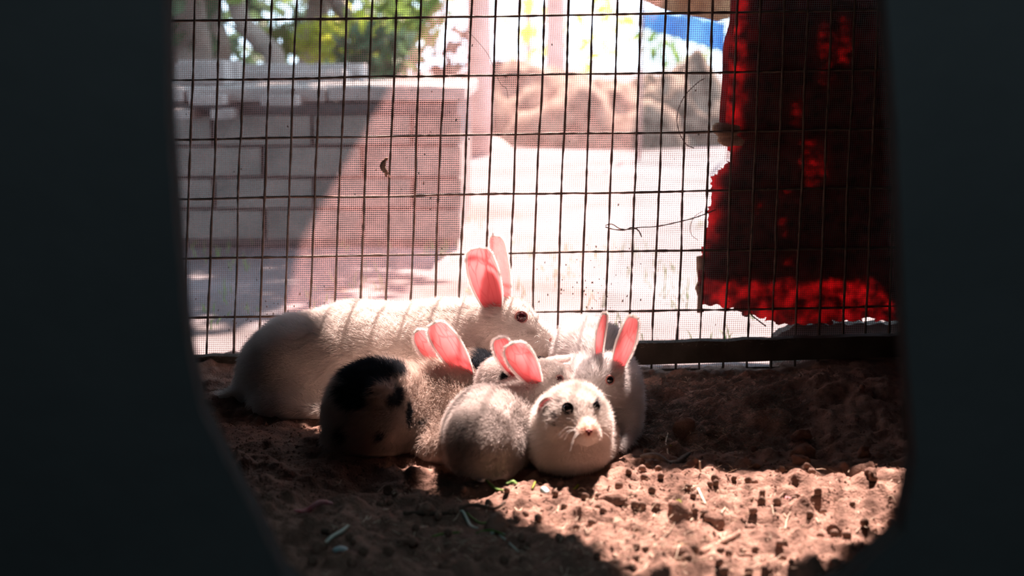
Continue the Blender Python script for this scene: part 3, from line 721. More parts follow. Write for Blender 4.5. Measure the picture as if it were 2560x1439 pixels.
def rabbit(label, body, loc, head, patches=(), base=(.80, .76, .73), hairs=30000, hlen=.006, hrad=.00016, seed=1, res=.0032, group=None, lump=1.0):
    """head = nose point: the coat is combed away from it"""
    e = empty('rabbit', loc); meta(e, label, 'rabbit', group)
    fn0 = body.f
    fn = lambda P: fn0(P) + lump * 0.0032 * vnoise(P, 17, seed + 7) + 0.0018 * vnoise(P, 38, seed) + .0008 * vnoise(P, 90, seed + 1)
    lo, hi = body.bounds(); V, Q = surface_net(fn, lo, hi, res)
    for _ in range(2): V = V - grad(fn, V) * fn(V)[:, None] * .8
    off = np.array(loc, float)
    o = np_mesh('body', V - off, Q, M['coat'], e, True)
    ca = o.data.color_attributes.new('coat', 'FLOAT_COLOR', 'POINT')
    C = coat_colour(V, patches, base, seed); ca.data.foreach_set('color', np.concatenate([C, np.ones((len(C), 1))], 1).astype(np.float32).ravel())
    # coat of hairs
    rr = np.random.default_rng(seed); T = np.concatenate([Q[:, [0, 1, 2]], Q[:, [0, 2, 3]]])
    A = np.linalg.norm(np.cross(V[T[:, 1]] - V[T[:, 0]], V[T[:, 2]] - V[T[:, 0]]), axis=-1); A /= A.sum()
    ti = rr.choice(len(T), hairs, p=A); a, b = rr.random(hairs), rr.random(hairs); fl = a + b > 1; a[fl], b[fl] = 1 - a[fl], 1 - b[fl]
    R = V[T[ti, 0]] * (1 - a - b)[:, None] + V[T[ti, 1]] * a[:, None] + V[T[ti, 2]] * b[:, None]
    N = grad(fn0, R)
    keep = (N[:, 1] < .55) & (R[:, 2] > .004); R, N = R[keep], N[keep]; m = len(R)
    hd = at(*head); fl = R - hd; dist = np.linalg.norm(fl, axis=-1, keepdims=True); fl /= dist + 1e-9; fl[:, 2] -= .25
    fl += 0.35 * np.stack([fbm(R, 30, 2, seed + 11), fbm(R, 30, 2, seed + 12), fbm(R, 30, 2, seed + 13)], -1)
    tg = fl - N * (fl * N).sum(-1, keepdims=True); tg /= np.linalg.norm(tg, axis=-1, keepdims=True) + 1e-9
    L = 1.25 * hlen * (0.55 + .6 * rr.random((m, 1))) * np.clip(.35 + dist / .10, .35, 1.15)
    jit = rr.normal(size=(m, 3)) * .22
    d1 = N * .9 + tg * .5 + jit; d1 /= np.linalg.norm(d1, axis=-1, keepdims=True)
    d2 = N * .55 + tg * .85 + jit; d2 /= np.linalg.norm(d2, axis=-1, keepdims=True)
    P0 = R - N * .0006; P1 = P0 + d1 * L * .45; P2 = P1 + d2 * L * .6
    hc = bpy.data.hair_curves.new('fur'); hc.add_curves([3] * m)
    hc.attributes['position'].data.foreach_set('vector', (np.stack([P0, P1, P2], 1) - off).astype(np.float32).ravel())
    ra = hc.attributes.get('radius') or hc.attributes.new('radius', 'FLOAT', 'POINT')
    ra.data.foreach_set('value', np.tile(np.array([1.0, .8, .15], np.float32) * hrad, m))
    cc = hc.attributes.new('coat', 'FLOAT_COLOR', 'CURVE'); CC = coat_colour(R, patches, base, seed) * (.93 + .12 * rr.random((m, 1)))
    cc.data.foreach_set('color', np.concatenate([np.clip(CC, 0, .97), np.ones((m, 1))], 1).astype(np.float32).ravel())
    fo = bpy.data.objects.new('fur', hc); hc.materials.append(M['hair']); COL.objects.link(fo); fo.parent = e; fo['kind'] = 'stuff'
    e_data = dict(e=e, fn=fn0, off=off, seed=seed)
    return e_data

def ear(rb, pts, Yd, widths, face, cup=.5, label=None, hair=True, inner_sign=1, nu=26, nv=15):
    """pts: middle line from root to tip; widths in the same measure; face: direction the hollow looks"""
    cl = bez([at(x, y, (Yd if not hasattr(Yd, '__len__') else Yd[i])) for i, (x, y) in enumerate(pts)], 10)
    ncl = len(cl); S = np.linspace(0, 1, nu); Y0 = Yd if not hasattr(Yd, '__len__') else Yd[0]
    face = np.array(face, float); face /= np.linalg.norm(face)
    wk = np.interp(S, np.linspace(0, 1, len(widths)), widths) * mpp(Y0) / 2 * 1.12
    # smooth width table
    wk = np.convolve(np.pad(wk, 2, mode='edge'), [.1, .2, .4, .2, .1], 'valid'); tipr = np.sqrt(np.clip(1 - ((S - .86) / .14).clip(0, 1) ** 2, 0, 1)); wk = wk * tipr + 1e-5
    layers = []; th = .0007
    for lay in (0, 1):
        rows = []
        for i, s_ in enumerate(S):
            q = s_ * (ncl - 1); a = int(min(q, ncl - 2)); c = cl[a] * (1 - (q - a)) + cl[a + 1] * (q - a)
            tn = cl[min(a + 1, ncl - 1)] - cl[max(a - 1, 0)]; tn /= np.linalg.norm(tn)
            sd = np.cross(tn, face); sd /= np.linalg.norm(sd); nn = np.cross(sd, tn); nn = nn if nn @ face > 0 else -nn
            cp = cup * (1.25 - .75 * s_) ; row = []
            for j in range(nv):
                v = -1 + 2 * j / (nv - 1); ang = v * (0.35 + cp)
                R_ = wk[i] / math.sin(min(.35 + cp, 1.5)) if True else 0
                x = R_ * math.sin(ang); dpt = R_ * (1 - math.cos(ang))
                thk = th * math.sqrt(max(0.0, 1 - v * v * .9))
                row.append(c + sd * x + nn * (dpt * 1.0) + nn * (thk if lay == 0 else -thk))
            rows.append(row)
        layers.append(np.array(rows))
    V = np.concatenate([layers[0].reshape(-1, 3), layers[1].reshape(-1, 3)]); off = rb['off']; b1 = nu * nv; Fq = []; mi = []; UV = []
    for i in range(nu - 1):
        for j in range(nv - 1):
            q = (i*nv+j, i*nv+j+1, (i+1)*nv+j+1, (i+1)*nv+j)
            rim = j == 0 or j == nv - 2 or i == nu - 2
            Fq.append(q); mi.append(1 if rim else 0); UV += [(j/nv, i/nu), ((j+1)/nv, i/nu), ((j+1)/nv, (i+1)/nu), (j/nv, (i+1)/nu)]
            Fq.append(tuple(b1 + k for k in q[::-1])); mi.append(1 if rim else 2); UV += [(0, 0)] * 4
    def side(a, b): Fq.append((a, b, b + b1, a + b1)); mi.append(1); UV.extend([(0, 0)] * 4)
    for i in range(nu - 1): side((i+1)*nv, i*nv); side(i*nv+nv-1, (i+1)*nv+nv-1)
    for j in range(nv - 1): side(j, j+1); side((nu-1)*nv+j+1, (nu-1)*nv+j)
    o = np_mesh('ear', V - off, np.array(Fq), [M['ear_in'], M['ear_rim'], M['ear_out']], rb['e'], True)
    o.data.polygons.foreach_set('material_index', np.array(mi, np.int32))
    ul = o.data.uv_layers.new(name='UVMap'); ul.data.foreach_set('uv', np.array(UV, np.float32).ravel())
    if label: o['label'] = label
    # short downy hairs on the rim and the back
    rr = np.random.default_rng(int(pts[0][0])); k = 2600
    i = rr.random(k) * (nu - 1.001); edge = rr.random(k) < .55; j = np.where(edge, np.where(rr.random(k) < .5, 0., nv - 1.), rr.random(k) * (nv - 1.001))
    tip = rr.random(k) < .12; i = np.where(tip, nu - 1.001 - rr.random(k) * 1.4, i)
    i0, j0 = i.astype(int), np.minimum(j.astype(int), nv - 2); fi, fj = (i - i0)[:, None], (j - j0)[:, None]; Lr = layers[1]
    R = (Lr[i0, j0] * (1-fi) * (1-fj) + Lr[np.minimum(i0+1, nu-1), j0] * fi * (1-fj) + Lr[i0, j0+1] * (1-fi) * fj + Lr[np.minimum(i0+1, nu-1), j0+1] * fi * fj)
    C_ = Lr[i0, nv // 2]; od = R - C_; tn = (cl[-1] - cl[0]); tn = tn / np.linalg.norm(tn)
    od /= np.linalg.norm(od, axis=-1, keepdims=True) + 1e-6; dd = od * np.where(edge | tip, .9, .2)[:, None] + tn * np.where(tip, 1.2, .5)[:, None] - face * np.where(edge, .1, .6)[:, None] + rr.normal(size=(k, 3)) * .25
    dd /= np.linalg.norm(dd, axis=-1, keepdims=True); L = .0022 * (.6 + .8 * rr.random((k, 1)))
    hc = bpy.data.hair_curves.new('ear_down'); hc.add_curves([3] * k)
    hc.attributes['position'].data.foreach_set('vector', (np.stack([R, R + dd * L * .5, R + dd * L + tn * L * .3], 1) - off).astype(np.float32).ravel())
    ra = hc.attributes.get('radius') or hc.attributes.new('radius', 'FLOAT', 'POINT'); ra.data.foreach_set('value', np.tile(np.array([1., .8, .2], np.float32) * .00010, k))
    cc = hc.attributes.new('coat', 'FLOAT_COLOR', 'CURVE'); cc.data.foreach_set('color', np.tile(np.array([.88, .84, .82, 1], np.float32), k))
    fo = bpy.data.objects.new('ear_down', hc); hc.materials.append(M['hair']); COL.objects.link(fo); fo.parent = o; fo['kind'] = 'stuff'
    return o

def on_surface(rb, px, py, Yd):
    """first point of the body met from in front at this place, and its outward direction"""
    d = at(px, py, 1.0) - np.array([0, 0, CAM_H]); o_ = np.array([0, 0, CAM_H]); t = 1.15
    for _ in range(200):
        v = float(rb['fn']((o_ + d * t)[None])[0])
        if v < 1e-4: break
        t += max(v * .8, 1e-4)
        if t > 2: t = Yd; break
    p = o_ + d * t; n_ = grad(rb['fn'], p[None])[0]; return p, n_
def ball(c, r, n_, squash=(1, 1, 1), seg=20, rng=14):
    z = Vector(n_).normalized(); q = Vector((0, 0, 1)).rotation_difference(z); V = []; Fq = []
    for i in range(rng + 1):
        a = math.pi * i / rng
        for k in range(seg):
            b = 2 * math.pi * k / seg; v = q @ Vector((r*squash[0]*math.sin(a)*math.cos(b), r*squash[1]*math.sin(a)*math.sin(b), r*squash[2]*math.cos(a))); V.append(np.array(c) + np.array(v))
    for i in range(rng):
        for k in range(seg): Fq.append((i*seg+k, (i+1)*seg+k, (i+1)*seg+(k+1) % seg, i*seg+(k+1) % seg))
    return V, Fq
def eye(rb, px, py, Yd, r_px, mat='eye_dark', lid='lid_pink', nrm=None, label=None):
    p, n_ = on_surface(rb, px, py, Yd); r = r_px * mpp(Yd)
    if nrm is not None: n_ = np.array(nrm, float) / np.linalg.norm(nrm)
    V, Fq = ball(p + n_ * (-r * .35 + .0012), r, n_); g = G(); g.add(V, Fq); o = g.build('eye', M[mat], rb['e'], True)
    # lid ring
    g = G(); z = Vector(n_).normalized(); q = Vector((0, 0, 1)).rotation_difference(z); pts = []
    for k in range(25):
        b = 2 * math.pi * k / 24; v = q @ Vector((r*1.06*math.cos(b), r*1.0*math.sin(b), r * .12 + .0012)); pts.append(p + np.array(v) - n_ * r * .25)
    g.tube(pts, r * .2, 8, cap=False); g.build('eyelid', M[lid], o, True); return o
def whiskers(rb, px, py, Yd, ends, seed=1, rad=.00016):
    g = G(); rr = random.Random(seed)
    for (ax, ay, ex, ey, dy) in ends:
        p, n_ = on_surface(rb, ax, ay, Yd); e_ = at(ex, ey, p[1] - dy); m_ = (p + e_) / 2 + np.array([0, 0, .0035 + rr.uniform(-.001, .001)])
        b_ = bez([p, m_, e_], 6); g.tube(b_, list(np.linspace(rad, rad * .35, len(b_))), 4, cap=False)
    o = g.build('whiskers', M['white_bit'], rb['e'], True); o['kind'] = 'stuff'; return o
def patch(px, py, Yd, rx, rz, ry=.04, col=(.012, .013, .016), soft=.18):
    m = mpp(Yd); return (at(px, py, Yd), np.array([rx * m, ry, rz * m]), col, soft)

# --- big white adult, lying along the mesh, head to the right
b = Body(.016)
b.ell(748, 945, 1.655, 150, 160, .075).ell(905, 905, 1.655, 215, 147, .075, 2).ell(1075, 872, 1.66, 165, 116, .062, 2)
b.cone((1130, 838, 1.66), 82, (1215, 812, 1.645), 66).ell(1268, 800, 1.64, 66, 60, .026, 20).cone((1275, 815, 1.638), 57, (1340, 850, 1.63), 39)
b.ell(1352, 855, 1.628, 34, 33, .016, 30).ell(1268, 848, 1.635, 52, 44, .024).cone((1290, 870, 1.63), 24, (1340, 876, 1.628), 15).ell(1160, 900, 1.64, 75, 70, .045)
b.ell(735, 1010, 1.60, 110, 70, .045).ell(880, 1010, 1.63, 240, 60, .06).cone((735, 1035, 1.56), 28, (860, 1042, 1.54), 20).cone((640, 985, 1.64), 30, (552, 996, 1.635), 14)
A = rabbit('large white adult rabbit stretched along the wire mesh, tallest ears of all', b, (at(900, 1000, 1.64)[0], 1.64, 0), (1390, 850, 1.63),
           [patch(1230, 752, 1.62, 8, 14, .01, (.25, .18, .14), .5), patch(1328, 830, 1.62, 16, 9, .01, (.42, .36, .33), .7)], hairs=75000, hlen=.0062, seed=3, base=(.72, .67, .64), res=.0036)
ear(A, [(1238, 775), (1226, 730), (1213, 685), (1203, 650), (1200, 619)], 1.625, [34, 62, 74, 74, 66, 50], (-.28, -1, .02), .45, 'near ear, lit red from behind with veins showing')
ear(A, [(1262, 770), (1256, 720), (1248, 670), (1240, 630), (1234, 588)], 1.655, [26, 34, 42, 46, 48, 40], (.75, .9, .0), .55, 'far ear seen from its dull pink back')
eye(A, 1303, 792, 1.62, 14, 'eye_red', nrm=(.15, -1, .12))
p, n_ = on_surface(A, 1377, 850, 1.63); g = G(); V, Fq = ball(p - n_ * .0015, .0042, n_, (.8, 1.2, .5)); g.add(V, Fq); g.build('nose', M['nose_pink'], A['e'], True)
g = G(); g.tube(bez([on_surface(A, x, y, 1.63)[0] + np.array([0, -.0004, 0]) for x, y in [(1374, 861), (1366, 867), (1357, 869)]], 4), .0006, 5); g.build('mouth', M['nose_dark'], A['e'], True)
whiskers(A, 0, 0, 1.63, [(1355, 850, 1320, 875, .02), (1356, 856, 1338, 905, .02), (1360, 858, 1352, 915, .015), (1362, 852, 1382, 895, .015), (1358, 846, 1395, 880, .02), (1350, 842, 1330, 850, .02), (1362, 846, 1398, 850, .01)])

# --- spotted rabbit with its rump to us
b = Body(.014)
b.ell(955, 1045, 1.46, 140, 142, .080).ell(1065, 1040, 1.49, 125, 120, .062, 0).cone((1090, 1000, 1.50), 78, (1165, 965, 1.52), 58).ell(1190, 935, 1.53, 54, 48, .026)
b.cone((1200, 940, 1.53), 44, (1262, 975, 1.53), 26).ell(958, 980, 1.395, 40, 24, .013, 20, .006).ell(900, 1110, 1.44, 80, 60, .05).ell(1100, 1090, 1.46, 100, 85, .05).ell(1105, 1112, 1.425, 90, 60, .05)
tailc = (.62, .50, .43)
Bp = [patch(922, 940, 1.44, 72, 36, .10), patch(1000, 912, 1.47, 36, 18, .10), patch(880, 985, 1.42, 44, 26, .08), patch(985, 1000, 1.38, 26, 20, .05), patch(955, 1075, 1.40, 13, 13, .03), patch(1050, 1045, 1.43, 26, 14, .04), patch(865, 1070, 1.42, 22, 26, .05),
      patch(1025, 1035, 1.41, 8, 34, .03), patch(1215, 902, 1.52, 34, 24, .05), patch(1040, 905, 1.47, 12, 8, .03, (.2, .16, .14), .5)]  # the tall narrow one paints the dark crease beside the tail
Bp = [(c_, r_, (.028, .034, .042), .3) if col[0] < .05 else (c_, r_, col, s_) for c_, r_, col, s_ in Bp] + [patch(955, 975, 1.385, 30, 13, .012, tailc, .35)]
B = rabbit('black-spotted young rabbit seen from its rump, tucked against the big white rabbit', b, (at(960, 1150, 1.46)[0], 1.46, 0), (1265, 975, 1.53), Bp, hairs=60000, hlen=.0085, seed=5, base=(.56, .47, .42))
ear(B, [(1172, 940), (1150, 905), (1125, 865), (1103, 835), (1088, 806)], 1.50, [26, 50, 62, 64, 56, 40], (-.25, -1, .15), .5, 'near ear, glowing pink with a white edge')
ear(B, [(1140, 930), (1110, 900), (1080, 870), (1060, 850), (1044, 826)], 1.53, [24, 44, 56, 56, 44, 22], (-.15, -1, .25), .5, 'far ear with a folded tip')

# --- half hidden rabbit with the black cheek patches
b = Body(.012)
b.ell(1262, 985, 1.475, 68, 82, .05).ell(1262, 945, 1.475, 58, 46, .036).cone((1290, 950, 1.49), 44, (1345, 930, 1.515), 30).ell(1352, 922, 1.52, 34, 26, .02)
C = rabbit('white rabbit with round black patches, mostly hidden behind the small pink-eared one', b, (at(1262, 1050, 1.475)[0], 1.475, 0), (1390, 930, 1.53),
           [patch(1276, 948, 1.43, 28, 30, .05), patch(1345, 904, 1.51, 30, 22, .06), patch(1298, 975, 1.44, 14, 20, .04)], hairs=26000, hlen=.0055, seed=6, base=(.62, .57, .55))
ear(C, [(1338, 914), (1360, 902), (1385, 896), (1405, 895), (1422, 894)], 1.505, [14, 24, 26, 24, 20], (.1, .25, -1), .5, 'ear laid flat, seen edge on')
ear(C, [(1350, 926), (1375, 918), (1395, 916), (1410, 917), (1424, 918)], 1.495, [14, 24, 26, 24, 18], (.1, .25, -1), .5, 'ear laid flat, seen edge on')

# --- small white rabbit, greyish back to us, head turned right
b = Body(.013)
b.ell(1213, 1090, 1.375, 108, 112, .078).ell(1275, 1060, 1.40, 70, 85, .055).cone((1300, 1010, 1.42), 55, (1350, 965, 1.44), 46).ell(1368, 955, 1.445, 50, 44, .024, 22).cone((1380, 960, 1.443), 38, (1440, 990, 1.44), 22)
b.ell(1362, 985, 1.44, 46, 36, .024).ell(1215, 1150, 1.37, 95, 48, .07)
E = rabbit('small white rabbit with greyish rounded back to us and pink ears laid back', b, (at(1213, 1190, 1.38)[0], 1.38, 0), (1450, 990, 1.44), 
           [patch(1262, 1064, 1.30, 5, 5, .01, (.16, .12, .10), .5), patch(1230, 1000, 1.33, 40, 12, .04, (.58, .53, .50), .9)], hairs=55000, hlen=.0055, seed=8, base=(.60, .56, .54))
ear(E, [(1342, 958), (1326, 930), (1308, 902), (1293, 880), (1283, 858)], 1.415, [26, 46, 60, 64, 60, 46], (-.2, -1, .2), .5, 'near ear, pink and hollow with a white edge')
ear(E, [(1312, 950), (1292, 922), (1272, 892), (1258, 868), (1250, 844)], 1.44, [22, 40, 50, 50, 44, 34], (-.25, -1, .25), .5)
eye(E, 1398, 947, 1.42, 9.5, 'eye_red', nrm=(.25, -1, .2))
whiskers(E, 0, 0, 1.43, [(1425, 975, 1450, 940, .01), (1425, 972, 1475, 955, .01)])

# --- white rabbit on the right, face down to the left
b = Body(.013)
b.ell(1452, 905, 1.60, 68, 102, .055).ell(1500, 900, 1.58, 70, 82, .055).ell(1540, 985, 1.50, 60, 98, .055).ell(1550, 1050, 1.47, 42, 66, .035).ell(1503, 940, 1.44, 60, 50, .029).cone((1494, 958, 1.43), 50, (1466, 1012, 1.40), 30)
b.cone((1560, 1040, 1.45), 25, (1556, 1100, 1.425), 18).cone((1556, 1100, 1.425), 17, (1548, 1116, 1.395), 14).ell(1530, 975, 1.445, 38, 34, .022).ell(1450, 985, 1.52, 50, 90, .04).cone((1500, 1050, 1.43), 24, (1500, 1110, 1.415), 18)
Gb = rabbit('white rabbit standing at the right of the group, upright narrow ears, face lowered left', b, (at(1545, 1120, 1.47)[0], 1.47, 0), (1455, 1020, 1.40), hairs=60000, hlen=.0068, seed=9, base=(.80, .78, .78))
ear(Gb, [(1502, 915), (1502, 880), (1505, 845), (1510, 815), (1515, 784)], 1.455, [18, 24, 28, 29, 26, 18], (-.9, -.65, 0), .6, 'narrow ear seen from the side')
ear(Gb, [(1538, 930), (1548, 895), (1560, 860), (1571, 828), (1582, 790)], 1.44, [24, 36, 44, 46, 40, 28], (.30, -1, .05), .5, 'pink hollow ear turned to us')
eye(Gb, 1524, 949, 1.42, 11, 'eye_dark', nrm=(.55, -1, .05)); 
whiskers(Gb, 0, 0, 1.40, [(1486, 1000, 1515, 985, .02), (1484, 1004, 1530, 990, .02), (1482, 1008, 1520, 1020, .02), (1470, 990, 1490, 965, .02)])

# --- baby in front, facing us
b = Body(.013)
b.ell(1420, 1094, 1.385, 112, 88, .068).ell(1420, 1070, 1.375, 95, 74, .055).ell(1434, 1038, 1.345, 76, 58, .034).ell(1444, 1026, 1.345, 58, 42, .03).cone((1448, 1050, 1.325), 46, (1468, 1078, 1.298), 25).ell(1470, 1080, 1.293, 22, 19, .010)
b.ell(1400, 1062, 1.335, 42, 38, .026).ell(1488, 1062, 1.335, 34, 36, .024).ell(1425, 1120, 1.345, 88, 52, .04)
Fb = rabbit('small white baby rabbit in front, facing us with dark eyes and flat ears', b, (at(1420, 1170, 1.37)[0], 1.37, 0), (1473, 1080, 1.28),
            [patch(1393, 997, 1.32, 6, 8, .02, (.08, .09, .10), .6), patch(1403, 1008, 1.32, 5, 8, .02, (.22, .19, .18), .8), patch(1391, 1040, 1.32, 6, 9, .02, (.05, .05, .06), .5), patch(1387, 1055, 1.32, 5, 6, .02, (.08, .08, .09), .5),
             patch(1490, 1016, 1.32, 6, 14, .02, (.10, .11, .13), .5), patch(1472, 1072, 1.285, 22, 17, .014, (.70, .46, .37), .9)], hairs=52000, hlen=.0068, seed=10, base=(.84, .80, .77))
eye(Fb, 1420, 1021, 1.30, 14, 'eye_dark', 'lid_black', nrm=(-.55, -1, .15)); eye(Fb, 1490, 1016, 1.31, 12, 'eye_dark', 'lid_black', nrm=(.95, -.6, .1))
ear(Fb, [(1384, 1000), (1374, 1004), (1364, 1010), (1356, 1018), (1352, 1028)], 1.335, [10, 16, 18, 16, 10], (-.9, -.6, .5), .9, 'small ear folded flat on the cheek')
p, n_ = on_surface(Fb, 1473, 1076, 1.29); g = G(); V, Fq = ball(p - n_ * .001, .0028, n_, (1.25, .9, .5)); g.add(V, Fq); o = g.build('nose', M['nose_pink'], Fb['e'], True)
g = G()
for dx in (-5, 5): q, n2 = on_surface(Fb, 1472 + dx, 1078, 1.29); V, Fq = ball(q + n2 * .0012, .0014, n2, (1, 1, .5), 8, 6); g.add(V, Fq)
q, n2 = on_surface(Fb, 1472, 1083, 1.29); V, Fq = ball(q + n2 * .0012, .0019, n2, (.8, 1.3, .5), 8, 6); g.add(V, Fq); g.build('nostrils', M['nose_dark'], o, True)
whiskers(Fb, 0, 0, 1.30, [(1440, 1072, 1400, 1095, .03), (1438, 1070, 1395, 1088, .03), (1442, 1076, 1410, 1100, .03), (1446, 1080, 1428, 1110, .03), (1448, 1082, 1425, 1128, .03), (1490, 1062, 1542, 1052, .02), (1492, 1070, 1543, 1080, .02), (1490, 1078, 1538, 1110, .02), (1488, 1060, 1530, 1010, .03), (1440, 1062, 1415, 1045, .03), (1490, 1054, 1535, 1035, .02)])

# ------------------------------------------------------------------ small things on the earth floor
def ico(r, sub=2):
    bm = bmesh.new(); bmesh.ops.create_icosphere(bm, subdivisions=sub, radius=r); return bm
def stone_mesh(name, r, seed, mat, amp=.18, sub=2):
    bm = ico(r, sub); P = np.array([v.co[:] for v in bm.verts]); d = 1 + amp * fbm(P / r, 1.3, 2, seed)
    for v, k in zip(bm.verts, d): v.co = v.co * k
    me = bpy.data.meshes.new(name); bm.to_mesh(me); bm.free(); me.materials.append(mat)
    me.polygons.foreach_set('use_smooth', np.ones(len(me.polygons), bool)); return me
def floor_at(px, py):
    Yd = 1.2
    for _ in range(12):
        p_ = at(px, py, Yd); z = gz(p_[0], Yd); Yd = Yd + (p_[2] - z) * (Yd / (CAM_H - z + 1e-6))
        Yd = min(max(Yd, .9), 1.76)
    p_ = at(px, py, Yd); return np.array([p_[0], Yd, gz(p_[0], Yd)])
rd = random.Random(21)
pel = [stone_mesh('dropping', .0040, 5 + i, M['pebble']) for i in range(5)]
clod = [stone_mesh('earth_clod', .008, 25 + i, M['soil'], .45, 3) for i in range(5)]
spots = [(1630, 1232), (1640, 1262), (1497, 1243), (1545, 1255), (1562, 1256), (1720, 1228), (1883, 1283), (1760, 1286), (1766, 1296), (1774, 1306), (1722, 1290), (1605, 1276), (1880, 1320), (1870, 1318), (1985, 1252), (1990, 1244), (1906, 1236),
         (2045, 1234), (2060, 1238), (1957, 1398), (1950, 1362), (1857, 1368), (1735, 1376), (2130, 1290), (2117, 1343), (2160, 1330), (2025, 1300), (2050, 1345), (1935, 1320), (1880, 1210), (1870, 1206), (1885, 1202), (1740, 1160), (1890, 1172),
         (1618, 1130), (1630, 1140), (1572, 1181), (1605, 1180), (1652, 1195), (1835, 1205), (1775, 1213), (1790, 1208), (1243, 1298), (1306, 1375), (1060, 1280), (1345, 1300), (1480, 1310), (1120, 1355), (873, 1350), (1410, 1270)]
for k in range(75):
    px = rd.gauss(1780, 240) if k % 3 else rd.uniform(760, 1500); py = rd.uniform(1150, 1437) if k % 4 else rd.uniform(1000, 1180)
    if py < 1215 and px < 1600: py = rd.uniform(1225, 1437)
    spots.append((px, py))
def put(name, me, p_, sc, label, cat, group):
    o = bpy.data.objects.new(name, me); o.location = tuple(p_); o.scale = sc; o.rotation_euler = (rd.uniform(0, 6), rd.uniform(0, 6), rd.uniform(0, 6)) if name != 'x' else (0, 0, 0)
    COL.objects.link(o); return meta(o, label, cat, group)
for i, (px, py) in enumerate(spots):
    p_ = floor_at(px, py)
    if not (XL + .02 < p_[0] < XR - .02): continue
    s_ = rd.uniform(.75, 1.15); p_[2] += .0026 * s_
    put('dropping', pel[i % 5], p_, (s_, s_ * rd.uniform(.85, 1), s_ * rd.uniform(.8, .95)), 'small round dark dropping lying on the earth floor', 'dropping', 'droppings scattered on the floor')
for i in range(22):
    px = rd.uniform(720, 2230); py = rd.uniform(1225, 1437) if px < 1600 else rd.uniform(1010, 1437)
    p_ = floor_at(px, py); s_ = rd.uniform(.6, 1.5)
    put('earth_clod', clod[i % 5], p_ + np.array([0, 0, .001]), (s_, s_, s_ * .7), 'rough lump of earth larger than the droppings, lying on the floor', 'clod', 'lumps of earth on the floor')
# fine crumbs and bits nobody could count
g = G()
for k in range(9000):
    x = rd.uniform(-.36, .45); y = rd.uniform(.92, 1.74); r = rd.uniform(.0006, .0022) * (1.3 if rd.random() < .1 else 1)
    z = gz(x, y) if False else 0
    g.v += [(x - r, y, z), (x, y - r, z), (x + r, y + .3*r, z), (x + .2*r, y + r, z), (x + rd.uniform(-.5, .5)*r, y, z + r * rd.uniform(.6, 1.2))]
    b_ = len(g.v) - 5; g.f += [(b_, b_+1, b_+4), (b_+1, b_+2, b_+4), (b_+2, b_+3, b_+4), (b_+3, b_, b_+4)]
V = np.array(g.v); V[:, 2] += np.repeat(floor_height(V[::5, 0], V[::5, 1]), 5) - .0002
g.v = [tuple(v) for v in V]; g.m = [0] * len(g.f); o = g.build('soil_crumbs', M['soil']); meta(o, 'fine crumbs of reddish earth strewn over the floor', 'soil', kind='stuff')
g = G()
for k in range(1500):
    px = rd.gauss(1650, 330); py = rd.uniform(1190, 1438)
    if px < 1600 and py < 1215 and px > 1050 or px < 700 or px > 2260: continue
    if k % 5 == 0: px, py = rd.uniform(1620, 1980), rd.uniform(950, 1180)
    p_ = floor_at(px, py) if k % 3 == 0 else p_ + np.array([rd.uniform(-.012, .012), rd.uniform(-.012, .012), 0])
    a = rd.uniform(0, 6.3); L = rd.uniform(.003, .010); e_ = np.array([math.cos(a), math.sin(a), rd.uniform(-.05, .5)]) * L
    m_ = p_ + e_ * .5 + np.array([rd.uniform(-.001, .001), rd.uniform(-.001, .001), .0012]); g.tube([p_ + [0, 0, .0006], m_, p_ + e_ + [0, 0, .0008]], [.00028, .00026, .00012], 3, cap=False)
o = g.build('chaff', M['straw']); meta(o, 'short chaff and hay fibres mixed into the floor litter', 'chaff', kind='stuff')
# fur and dust felt lying over the bank beside the rail
g = G()
for k in range(6500):
    px = rd.uniform(1600, 2000); py = 930 + abs(rd.gauss(0, 60)) if k % 2 else rd.uniform(930, 1130)
    if py > 1150: continue
    if k % 4 == 0: p0_ = floor_at(px, py)
    q_ = p0_ + np.array([rd.uniform(-.008, .008), rd.uniform(-.008, .004), 0]); a = rd.uniform(0, 6.3); L = rd.uniform(.003, .009)
    e_ = np.array([math.cos(a), math.sin(a) * .5, rd.uniform(0, .9)]) * L
    g.tube([q_, q_ + e_ * .5 + np.array([rd.uniform(-.001, .001), 0, .0008]), q_ + e_], [.0002, .00018, .00008], 3, cap=False)
o = g.build('shed_fur', M['fluff']); meta(o, 'matted shed fur and dust on the earth bank below the rail', 'fur', kind='stuff')
def litter(name, pix, r, mat, label, cat='straw', group=None, lift=None, flat=False, w=None):
    pts = []
    if name == 'stick' and len(pix[0]) == 2 and len(pix[-1]) == 2:
        e0, e1 = floor_at(*pix[0]), floor_at(*pix[-1]); pix = [(*q, e0[1] + (e1[1] - e0[1]) * i / (len(pix) - 1)) for i, q in enumerate(pix)]
    for i, q in enumerate(pix):
        p_ = floor_at(q[0], q[1])
        if len(q) > 2: p_ = at(q[0], q[1], p_[1] if q[2] is None else q[2])
        else: p_[2] += r * 1.1 + (lift or 0)
        pts.append(p_)
    b_ = bez(pts, 5); g = G()
    if flat: blade(g, b_, [max(.0003, r * math.sin(math.pi * (i + 1) / (len(b_) + 1)) ** .6) for i in range(len(b_))], 0, .0003, (0, -.55, .83))
    else: g.tube(b_, [r * (1 - .35 * i / len(b_)) for i in range(len(b_))], 6)
    o = g.build(name, mat, None, True); centre_origin(o); return meta(o, label, cat, group)
def up(px, py0, py1, dx=0):   # a stalk standing up from the floor
    p_ = floor_at(px, py0); return [(px, py0), (px + dx * .6, (py0 + py1) / 2, p_[1]), (px + dx, py1, p_[1])]
litter('grass_blade', [(806, 1372), (830, 1356), (855, 1336), (871, 1318)], .0022, M['pale_grass'], 'pale green blade lying diagonally at the lower left of the floor', 'grass blade', flat=True)
